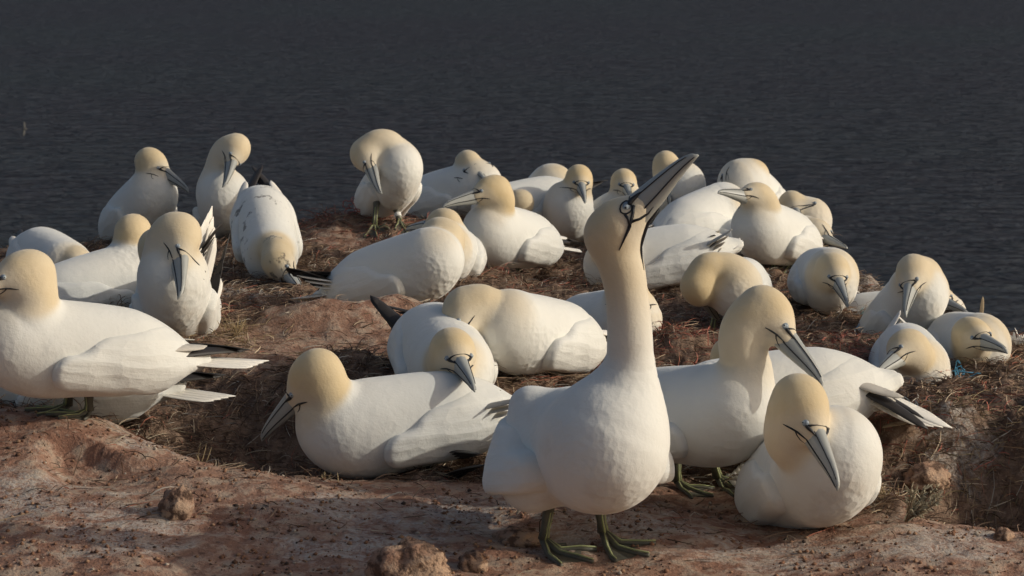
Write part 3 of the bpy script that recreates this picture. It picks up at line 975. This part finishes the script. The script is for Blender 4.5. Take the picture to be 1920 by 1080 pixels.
    def bp(i, an):
        cs_, sn = math.cos(an), math.sin(an)
        return head + hd * xs[i] + hu * (dr[i] - .004 + hv[i] * (abs(sn) ** .9) * (1 if sn > 0 else -1)) + hr * hw[i] * (abs(cs_) ** .85) * (1 if cs_ > 0 else -1)
    for i in range(len(xs)):
        for k2 in range(K):
            V.append(bp(i, 2 * math.pi * (k2 + .5) / K))
    for i in range(len(xs) - 1):
        for k2 in range(K):
            F.append((i * K + k2, i * K + (k2 + 1) % K, (i + 1) * K + (k2 + 1) % K, (i + 1) * K + k2))
    F.append(tuple(range(K))[::-1]); F.append(tuple((len(xs) - 1) * K + k2 for k2 in range(K)))
    mb.add(V, F)
    bill = mb.build('bill', M_BILL, root, base)
    mg = MB()
    for sg in (1, -1):
        for an, rr, i0, i1 in ((-.30, .0017, 1, 8), (.62, .0014, 1, 7)):
            g = []
            for i in range(i0, i1 + 1):
                q_ = bp(i, an if sg > 0 else math.pi - an)
                cn = head + hd * xs[i] + hu * dr[i]
                g.append(q_ + nrm(q_ - cn) * .0004)
            mg.tube(g, [rr * (1 - .06 * j) for j in range(len(g))], 5)
    mg.build('bill_line', M_LINE, bill, base)

    # face: black skin lines, eyes
    def surf(f, uu, sg, off=0.0):
        o = head + hd * f + hu * uu
        ts_ = np.linspace(.0, .085, 60)
        pp = o + (hr * sg)[None] * ts_[:, None]
        v = full(pp)
        ins = np.where(v < 0)[0]
        t_ = ts_[ins[0]] if len(ins) else .02
        k3 = ins[0] if len(ins) else 0
        for i_ in range(k3, len(ts_)):
            if v[i_] >= 0:
                t_ = ts_[i_]; break
        w_ = max(t_, float(np.interp(f, xs, hw)) * math.sqrt(max(0, 1 - min(1, ((uu + .004) / float(np.interp(f, xs, hv))) ** 2))) if f >= .045 else 0)
        return o + hr * sg * (w_ + off)
    mf = MB()
    EK = b.get('eye', .62); LK = b.get('line', .66)
    ef, eu = (.050, .010) if b.get('gular') else (.0510, .0100)
    for sg in (1, -1):
        def line(uv, rr):
            mf.tube([surf(f, v_, sg) for f, v_ in uv], [q * LK for q in rr], 6)
        if b.get('gular'):
            line([(.084, .012), (.076, .0125), (.067, .013), (.060, .012), (.055, .010)], [.0014, .0034, .0050, .0056, .004])
            line([(.062, .003), (.052, -.006), (.044, -.012), (.032, -.019), (.018, -.025), (-.012, -.036)], [.0034, .0034, .0034, .0034, .0026, .0008])
            line([(.040, -.0155), (.052, -.022), (.066, -.0245), (.082, -.0225)], [.0030, .0026, .0022, .0016])
            rr_ = .0118 * EK
            line([(ef + rr_ * math.cos(i / 12 * 2 * math.pi), eu + rr_ * math.sin(i / 12 * 2 * math.pi)) for i in range(13)], [.0017] * 13)
            line([(.041, .002), (.040, -.008), (.034, -.018)], [.0026, .003, .003])
        else:
            line([(.080, .0080), (.072, .0085), (.065, .0085), (.059, .0085), (.055, .0090)], [.0012, .0032, .0050, .0052, .0034])
            line([(.074, -.0115), (.064, -.0120), (.055, -.0130), (.046, -.0155), (.038, -.0185), (.031, -.0215)], [.0014, .0022, .0026, .0026, .0020, .0007])
            line([(.052, -.0140), (.057, -.0190), (.064, -.0225), (.072, -.0235)], [.0020, .0015, .0012, .0008])
    ov = []
    for sg, seq in ((1, ((.0585, .010), (.0605, .0155), (.0625, .0205))), (-1, ((.0625, .0205), (.0605, .0155), (.0585, .010)))):
        if sg < 0:
            o = head + hd * .0645
            ts_ = np.linspace(0.01, .06, 60); v = full(o + hu * ts_[:, None]); ex = np.where(v >= 0)[0]
            ov.append(o + hu * max(ts_[ex[0]] if len(ex) else .026, .0225))
        ov += [surf(f, v_, sg) for f, v_ in seq]
    mf.tube(ov, [.0028, .0020, .0011, .0006, .0011, .0020, .0028], 6)
    if True:
        gl = []
        for f in np.linspace(.090, -.02, 9):
            o = head + hd * f
            ts_ = np.linspace(0, .1, 60)
            v = full(o - hu * ts_[:, None]); ex = np.where(v >= 0)[0]
            t_ = ts_[ex[0]] if len(ex) else .05
            t_ = max(t_, float(np.interp(f, xs, hv)) + .004 if f > .045 else 0)
            gl.append(o - hu * (t_ - .0008))
        if b.get('gular'):
            mf.tube(gl, [.0016, .003, .0042, .0048, .0046, .004, .003, .002, .001], 6)
    mf.build('face_marking', M_LINE, root, base)
    for sg in (1, -1):
        me_ = MB(); ce = surf(ef, eu, sg, -.0078 * EK)
        me_.ball(ce, .0108 * EK)
        eye = me_.build('eye', M_RING, root, base)
        mi = MB(); mi.ball(ce + hr * sg * .0040 * EK, .0076 * EK); mi.build('iris', M_IRIS, eye, base)
        mpup = MB(); mpup.ball(ce + hr * sg * .0092 * EK, .0029 * EK); mpup.build('pupil', M_LINE, eye, base)
    # legs
    if b.get('stand'):
        for i, (fx, fy) in enumerate(b['feet']):
            heel = P(fx, fy, Y)
            for _ in range(10):                          # where this line of sight meets the ground
                hz = float(H([heel[0]], [heel[1]])[0])
                heel = P(fx, fy, heel[1] + (heel[2] - hz) * 2.0)
            if abs(heel[1] - Y) > .22:
                heel = P(fx, fy, Y)
            heel[2] = float(H([heel[0]], [heel[1]])[0]) + .004
            sg = 1 if ((heel - c) @ r) > 0 else -1
            fy_ = math.radians(b['feet_yaw'][i]) if 'feet_yaw' in b else yaw + .15 * sg * -1
            topl = heel.copy(); topl[:2] = heel[:2] * .75 + (c - a * .03)[:2] * .25; topl[2] = heel[2]
            up_ = np.array((0, 0, 1.0))
            zs = np.linspace(0, .35, 60)
            v = full(topl + up_ * zs[:, None]); ins = np.where(v < -.012)[0]
            topl = topl + up_ * (zs[ins[0]] if len(ins) else .1)
            h0 = heel + np.array((0, 0, .012 * b.get('fk', 1.0) ** 2))
            mb = MB()
            mb.tube([h0, h0 * .75 + topl * .25, h0 * .4 + topl * .6, topl], [.0105, .0085, .0105, .017], 8)
            leg = mb.build('leg', M_LEG, root, base)
            ml = MB()
            ff = np.array((math.cos(fy_), math.sin(fy_), 0)); ss = np.array((-ff[1], ff[0], 0))
            for o_ in (-.35, .6):
                dv_ = nrm(ff + ss * o_ * 1.4)
                ml.tube([h0 + dv_ * .0098, h0 * .75 + topl * .25 + dv_ * .0078, h0 * .4 + topl * .6 + dv_ * .0098], [.0028, .0024, .0016], 5)
            ml.build('leg_stripe', M_TOE, leg, base)
            build_foot(leg, heel, fy_, base, b.get('fk', 1.0))
            if b.get('band') and i == 1:
                mr = MB(); q1 = h0 * .75 + topl * .25; q2 = h0 * .5 + topl * .5
                mr.tube([q1, q2], [.0125, .0125], 10); mr.build('leg_ring', M_BAND, leg, base)
    return root


for b_ in B:
    build_bird(b_)

# ------------------------------------------------------------------ nest litter: dead weed and rope fibre heaped by the birds
M_FIB, _t, _b = new_mat('nest_fibre')
_a = attr(_t, 'tint').outputs['Color']
_t.links.new(_a, _b.inputs['Base Color'])
_b.inputs['Roughness'].default_value = 0.9
_b.inputs['Specular IOR Level'].default_value = 0.15

REDS = [(P(690, 425, 8.4), .26), (P(600, 470, 8.4), .2), (P(1250, 655, 6.1), .24), (P(1230, 590, 6.8), .15), (P(1110, 690, 5.9), .16), (P(1680, 840, 5.1), .10), (P(440, 570, 6.6), .16), (P(1770, 800, 5.4), .18), (P(990, 540, 7.7), .18),
        (P(1600, 660, 6.4), .15), (P(1310, 575, 7.0), .14)]


def fibres(name, n, seed, region, lens, width, lift):
    g = np.random.default_rng(seed)
    x, y = region(g, n)
    ye = np.interp(x, RIDGE[:, 0], RIDGE[:, 1])
    lm = litter_mask(x, y)
    keep = (g.random(len(x)) < np.clip(lm, .0, 1) ** 1.5 + .03) & (y < ye + .06)
    x, y = x[keep], y[keep]
    n = len(x)
    z = H(x, y)
    an = g.random(n) * 2 * math.pi
    ln = g.uniform(lens[0], lens[1], n)
    cur = g.normal(0, 1.4, n)
    el = np.abs(g.normal(0, lift, n))
    wd = g.uniform(width[0], width[1], n)
    pts = []
    px, py, pz = x.copy(), y.copy(), z - .002
    K = 4
    for i in range(K + 1):
        pts.append(np.stack([px, py, pz], 1))
        a2 = an + cur * (i / K)
        e2 = el * (1 - 1.7 * i / K)
        px = px + np.cos(a2) * np.cos(e2) * ln / K
        py = py + np.sin(a2) * np.cos(e2) * ln / K
        pz = pz + np.sin(e2) * ln / K
    gz = H(pts[-1][:, 0], pts[-1][:, 1], True)
    for i in range(1, K + 1):
        pts[i][:, 2] = np.maximum(pts[i][:, 2], z + (gz - z) * i / K + .001)
    V = np.zeros((n, (K + 1) * 2, 3))
    roll = g.uniform(.2, 1.2, n)
    for i in range(K + 1):
        a2 = an + cur * (i / K)
        s_ = np.stack([-np.sin(a2) * np.cos(roll), np.cos(a2) * np.cos(roll), np.sin(roll)], 1) * (wd * (1 - .7 * (i / K) ** 2))[:, None]
        V[:, 2 * i] = pts[i] - s_; V[:, 2 * i + 1] = pts[i] + s_
    b0 = (np.arange(n) * (K + 1) * 2)[:, None]
    F = np.concatenate([b0 + np.array([2 * i, 2 * i + 1, 2 * i + 3, 2 * i + 2]) for i in range(K)], 0)
    pal = np.array([(.08, .052, .036), (.17, .108, .074), (.26, .175, .115), (.34, .25, .165), (.45, .36, .25), (.42, .37, .30), (.33, .13, .085)])
    ci = g.choice(len(pal), n, p=[.24, .25, .20, .12, .08, .06, .05])
    c = pal[ci]
    red = np.zeros(n)
    for q, r in REDS:
        red = np.maximum(red, np.exp(-((x - q[0]) ** 2 + ((y - q[1]) / 1.3) ** 2) / (r * r)))
    isr = g.random(n) < red * .6
    c = np.where(isr[:, None], np.array((.36, .125, .09)) * g.uniform(.6, 1.2, (n, 1)), c)
    dry = np.exp(-((x - P(440, 640, 5.9)[0]) ** 2 + (y - 5.85) ** 2) / .03) + np.exp(-((x - P(1830, 900, 4.95)[0]) ** 2 + (y - 5.1) ** 2) / .05) * .5
    c = np.where((g.random(n) < dry * .6)[:, None], np.array((.27, .205, .115)) * g.uniform(.6, 1.2, (n, 1)), c)
    c = c * g.uniform(.75, 1.25, (n, 1))
    cc = np.concatenate([c, np.ones((n, 1))], 1)
    cc = np.repeat(cc, (K + 1) * 2, 0)
    o = mesh_obj(name, V.reshape(-1, 3), F, M_FIB, smooth=True, attrs={'tint': cc})
    o['kind'] = 'stuff'
    o['label'] = {'nest_litter': 'brown and red tangle of dead seaweed and rope fibre between the birds', 'rim_litter': 'loose dry fibres sticking up from the nest mounds'}[name]
    o['category'] = 'nest litter'


def near_field(g, n):
    y = 4.55 + (10.6 - 4.55) * g.random(n) ** 1.35
    x = (g.random(n) * 2 - 1) * (.235 * y + .12)
    return x, y


def nest_rims(g, n):
    k = g.integers(0, len(B), n)
    bb = np.array([P(q['base'][0], q['base'][1], q['Y']) for q in B])[k]
    r = .17 + np.abs(g.normal(0, .08, n)); t = g.random(n) * 2 * math.pi
    return bb[:, 0] + np.cos(t) * r, bb[:, 1] + np.sin(t) * r


fibres('nest_litter', 130000, 3, near_field, (.018, .075), (.0007, .0016), .45)
fibres('rim_litter', 26000, 4, nest_rims, (.03, .10), (.0007, .0015), .75)


# ------------------------------------------------------------------ stones and crumbs
def rock_mat():
    m, t, b = new_mat('sandstone_lump')
    tc = N(t, 'ShaderNodeTexCoord').outputs['Object']
    na, nb, nc = noise(t, tc, 14, 4), noise(t, tc, 48, 5, .62), noise(t, tc, 160, 3)
    col = mix_col(t, ramp(t, na, .35, .65), (.32, .185, .125), (.44, .30, .205))
    col = mix_col(t, mathn(t, 'MULTIPLY', ramp(t, nb, .54, .40), .85), col, (.085, .05, .036))
    col = mix_col(t, mathn(t, 'MULTIPLY', ramp(t, nb, .60, .72), .5), col, (.45, .38, .30))
    t.links.new(col, b.inputs['Base Color'])
    b.inputs['Roughness'].default_value = .95; b.inputs['Specular IOR Level'].default_value = .12
    p = bump(t, b, nb, .9, .012)
    bump(t, b, nc, .7, .003, p)
    return m


M_ROCK = rock_mat()


def stone(name, label, px, py, Y, w_, h_, d_, seed, lean=0.0, group=None, sub=4):
    import bmesh
    bm = bmesh.new()
    bmesh.ops.create_icosphere(bm, subdivisions=sub, radius=1)
    V = np.array([v.co[:] for v in bm.verts])
    F = [[v.index for v in f.verts] for f in bm.faces]
    bm.free()
    o_ = seed * 3.7
    n = fbm(V[:, 0] * 1.3 + o_, V[:, 1] * 1.3 + V[:, 2] * 1.1 - o_, 4, .55) * .22 + fbm(V[:, 2] * 3 + o_, V[:, 0] * 3 - V[:, 1] * 2.2, 4, .6) * .10
    V = V * (1 + n)[:, None]
    V[:, 2] = np.where(V[:, 2] < -.4, -.4 + (V[:, 2] + .4) * .2, V[:, 2])
    V = V * np.array((w_ / 2, d_ / 2, h_ * .72))
    V[:, 0] += lean * V[:, 2]
    b0 = P(px, py, Y)
    b0[2] = float(H([b0[0]], [b0[1]])[0]) + h_ * .18
    me = mesh_obj(name, V + b0, F, M_ROCK, None, b0)
    me.location = b0
    me['label'] = label; me['category'] = 'stone'
    if group:
        me['group'] = group
    return me


stone('stone', 'large pitted red sandstone lump at the bottom edge below the front left sitter', 768, 1088, 4.25, .155, .090, .11, 1)
stone('stone', 'small rounded stone just right of the large pitted lump at the bottom', 886, 1068, 4.36, .055, .038, .05, 2)
stone('stone', 'pointed pale brown stone standing alone on the front slab, lower left', 332, 972, 4.60, .066, .060, .06, 3, .1)
stone('stone', 'low pale stone on the slab rim at the bottom right corner', 1882, 1018, 4.49, .04, .022, .04, 4, 0, None, 3)
stone('stone', 'low flat stone left of the feet of the sky pointing gannet', 972, 998, 4.56, .10, .032, .09, 6, 0)
stone('stone', 'squat brown stone on the right mound in front of the folded wings', 1735, 865, 4.95, .10, .05, .09, 8, 0)


def crumbs():
    g = np.random.default_rng(21)
    n = 9000
    y = 4.28 + g.random(n) ** 1.2 * .95; x = (g.random(n) * 2 - 1) * .23 * y
    lm = litter_mask(x, y); keep = g.random(n) < .15 + .85 * (1 - lm)
    cl = fbm(x * 6, y * 6, 3) > -.15 + .5 * g.random(n) - .25
    keep &= cl
    x, y = x[keep], y[keep]; n = len(x)
    z = H(x, y)
    s_ = .0012 + .0055 * g.random(n) ** 4
    base = np.array([(1, 0, 0), (-1, 0, 0), (0, 1, 0), (0, -1, 0), (0, 0, 1), (0, 0, -1)], float)
    V = base[None] * (s_[:, None, None] * g.uniform(.6, 1.3, (n, 6, 1)))
    an = g.random(n) * 6.28
    c_, s2 = np.cos(an)[:, None], np.sin(an)[:, None]
    V = np.stack([V[..., 0] * c_ - V[..., 1] * s2, V[..., 0] * s2 + V[..., 1] * c_, V[..., 2] * .8], -1)
    V = V + np.stack([x, y, z + s_ * .3], 1)[:, None]
    f = np.array([(0, 2, 4), (2, 1, 4), (1, 3, 4), (3, 0, 4), (2, 0, 5), (1, 2, 5), (3, 1, 5), (0, 3, 5)])
    F = (np.arange(n) * 6)[:, None, None] + f[None]
    pal = np.array([(.22, .115, .07), (.30, .18, .11), (.13, .07, .045), (.40, .33, .26), (.07, .05, .04)])
    c = pal[g.choice(5, n, p=[.4, .28, .17, .06, .09])]
    cc = np.repeat(np.concatenate([c, np.ones((n, 1))], 1), 6, 0)
    o = mesh_obj('gravel', V.reshape(-1, 3), F.reshape(-1, 3), M_FIB, smooth=False, attrs={'tint': cc})
    o['kind'] = 'stuff'; o['label'] = 'crumbs of weathered red sandstone strewn over the front slab'; o['category'] = 'gravel'


crumbs()


# ------------------------------------------------------------------ plants, twine, feathers, gull
def ground_at(px, py, Y):
    q = P(px, py, Y)
    q[2] = float(H([q[0]], [q[1]])[0])
    return q


def dry_plant():
    g = np.random.default_rng(5)
    b0 = ground_at(1698, 1000, 4.58)
    m1 = simple('dry_stem', (.20, .145, .095), .85, .3, 60, .15)
    m2 = simple('dry_leaf', (.33, .29, .205), .85, .35, 70, .15)
    root = bpy.data.objects.new('dry_plant', None); link(root); root.location = b0
    root['label'] = 'dry grey shrublet with spreading leafy stems beside the front right sitter'; root['category'] = 'plant'
    for k in range(8):
        an = -.5 + 2.2 * k / 7 + g.normal(0, .12)
        ln = g.uniform(.05, .095)
        d = np.array((math.cos(an) * .8 + .12, g.uniform(-.5, .4), abs(math.sin(an)) * .8 + .35)); d = nrm(d)
        pts = [b0 + d * ln * u + np.array((0, 0, .012)) * u * u for u in (0, .3, .6, .85, 1.0)]
        mb = MB(); mb.tube(pts, [.0026, .0021, .0017, .0013, .0007], 5)
        st = mb.build('stem', m1, root, b0)
        ml = MB()
        for i in range(34):
            u = g.uniform(.22, 1.0)
            p = b0 + d * ln * u + np.array((0, 0, .012)) * u * u
            o = nrm(g.normal(0, 1, 3) + d * 1.0)
            ml.blade(p, p + o * g.uniform(.009, .022), .0016, nrm(g.normal(0, 1, 3)), .05, .0004, .2, 4)
        ml.build('leaf_cluster', m2, st, b0)


dry_plant()


def grass_tuft(px, py, Y, n, label, seed, h=.03):
    g = np.random.default_rng(seed)
    b0 = ground_at(px, py, Y)
    mb = MB()
    for i in range(n):
        p = b0 + np.array((g.normal(0, .012), g.normal(0, .008), -.002))
        d = np.array((g.normal(0, .35), g.normal(0, .3), 1.0))
        mb.blade(p, p + nrm(d) * h * g.uniform(.5, 1.1), .0011, (g.normal(), -1, 0), .06, .0003, .1, 5)
    o = mb.build('grass_tuft', simple('straw', (.33, .25, .14), .85, .25, 60, .15), None, b0)
    o.location = b0
    o['label'] = label; o['category'] = 'grass'


grass_tuft(612, 886, 4.96, 9, 'tiny straw coloured grass tuft on the slab rim under the front sitter', 1, .022)
grass_tuft(374, 862, 4.99, 6, 'thin dry grass stalks at the dark hollow beside the left slab', 2, .05)
grass_tuft(445, 640, 5.95, 26, 'dry yellowish grass clump behind the wingtips of the left standing gannet', 3, .06)
grass_tuft(1665, 905, 4.75, 14, 'small straw tuft on the mound right of the front right sitter', 4, .04)


def twine(name, label, px, py, Y, col, n, r, loops, thick, seed, z_up=.0, ln=1.0):
    g = np.random.default_rng(seed)
    b0 = ground_at(px, py, Y)
    m = simple(name + '_fibre', col, .6, .2, 70, .3)
    mb = MB()
    for i in range(n):
        c = b0 + np.array((g.normal(0, r * .5), g.normal(0, r * .35), .006 + abs(g.normal(0, r * .25)) + z_up))
        a0 = g.uniform(0, 6.28); sweep = g.uniform(.8, 2.0) * math.pi * loops
        rr = r * g.uniform(.25, .8)
        ax1 = nrm(g.normal(0, 1, 3)); ax2 = nrm(np.cross(ax1, g.normal(0, 1, 3)))
        pts = []
        for k in range(16):
            t = k / 15
            p = c + (ax1 * math.cos(a0 + sweep * t) + ax2 * math.sin(a0 + sweep * t) * .8) * rr * (1 + .5 * t * ln) + g.normal(0, r * .03, 3)
            p[2] = max(p[2], float(H([p[0]], [p[1]])[0]) + thick)
            pts.append(p)
        mb.tube(catmull(pts, 34), thick, 4)
    o = mb.build(name, m, None, b0)
    o.location = b0
    o['label'] = label; o['category'] = 'netting' if 'net' in name else 'twine'
    return o


def strand(name, label, pts, col, thick, seed):
    b0 = P(*pts[0])
    mb = MB()
    mb.tube(catmull([P(*q) for q in pts], 30), thick, 5)
    o = mb.build(name, simple(name + '_fibre', col, .6, .2, 70, .3), None, b0)
    o.location = b0
    o['label'] = label; o['category'] = 'twine'


twine('fishing_net', 'tangled grey blue fishing net clump behind the front right sitter', 1682, 768, 5.2, (.19, .235, .26), 26, .036, 1.0, .0009, 1, .006)
twine('fishing_net', 'teal net scrap beside the drowsy gannet on its nest', 1628, 555, 7.35, (.13, .27, .29), 18, .035, 1.0, .0011, 2)
twine('plastic_twine', 'bright blue loops of plastic twine under the gannet nearest the right edge', 1796, 706, 6.26, (.09, .30, .46), 7, .040, .8, .0016, 3, .018)
twine('plastic_twine', 'small red twine snarl on the nest crest under the standing preener', 672, 428, 8.35, (.42, .10, .075), 14, .05, .8, .0013, 5)
twine('plastic_twine', 'reddish twine knot on the litter behind the tall neck', 1290, 590, 6.95, (.36, .10, .08), 12, .05, .8, .0012, 6)
twine('plastic_twine', 'faint blue grey twine loop lying on the dark nest litter right of centre', 1600, 690, 6.3, (.22, .27, .32), 8, .04, .9, .001, 8)
strand('blue_strand', 'pale blue strand hanging down left of the dark wingtips on the right', [(1612, 607, 6.85), (1603, 620, 6.83), (1607, 632, 6.82), (1598, 645, 6.8), (1600, 662, 6.78)], (.27, .42, .52), .0016, 1)
strand('orange_strand', 'short orange twine end at the far right edge of the nest area', [(1894, 664, 6.5), (1900, 672, 6.48), (1908, 668, 6.46), (1914, 676, 6.44)], (.50, .16, .08), .002, 2)


def single_feather(name, label, p0, p1, width, mat, up=(0, -1, .3), bend=.05):
    mb = MB(); p0, p1 = P(*p0), P(*p1)
    mb.blade(p0, p1, width, up, bend, .0012, .15, 9, .1)
    o = mb.build(name, mat, None, p0)
    o.location = p0
    o['label'] = label; o['category'] = 'feather'


M_QUILL = simple('quill_tan', (.40, .31, .20), .7, .2, 50, .2)
single_feather('feather', 'upright tan feather stuck in the rim against the sea at far right', (1838, 604, 7.0), (1843, 556, 7.0), .006, M_QUILL)
single_feather('feather', 'short dark feather sticking up at far left against the sea', (86, 446, 8.0), (95, 424, 8.0), .006, M_PRIM)
single_feather('feather', 'pale loose feather lying on the litter below the grey blue net', (1655, 800, 5.08), (1700, 793, 5.06), .008, M_QUILL, (0, -.4, 1))


def down_pile():
    g = np.random.default_rng(9)
    b0 = ground_at(1912, 655, 6.75)
    mb = MB()
    for i in range(26):
        p = b0 + np.array((g.normal(.01, .02), g.normal(0, .015), .004))
        mb.blade(p, p + nrm((g.normal(0, .6), g.normal(0, .4), 1)) * g.uniform(.015, .045), .005, (g.normal(), -1, .2), .1, .0006, .2, 5)
    o = mb.build('down_feathers', M_TAIL, None, b0); o.location = b0
    o['kind'] = 'stuff'; o['label'] = 'tuft of loose white down feathers at the right edge'; o['category'] = 'feathers'


down_pile()


def gull(px, py, D, label):
    c = EYE + ray(px, py) * D
    root = bpy.data.objects.new('gull', None); link(root); root.location = c
    root['label'] = label; root['category'] = 'bird'
    m_g = simple('gull_grey', (.13, .125, .115), .7, .2, 20, .2)
    mb = MB(); mb.tube([c + np.array((-.25, 0, -.02)), c + np.array((-.12, 0, 0)), c + np.array((.05, 0, .01)), c + np.array((.2, 0, .02)), c + np.array((.26, 0, .0))], [.02, .06, .08, .05, .01], 8)
    mb.build('body', m_g, root, c)
    for sg in (1, -1):
        m2 = MB(); m2.blade(c + np.array((0, 0, .03)), c + np.array((-.08, .25 * sg, .62 * sg)), .09, (1, 0, .0) if False else (.2, -1, .2), .04, .012, .1, 8)
        m2.build('wing', m_g, root, c)


gull(46, 242, 210.0, 'tiny blurred gull flying low over the dark water at far left')
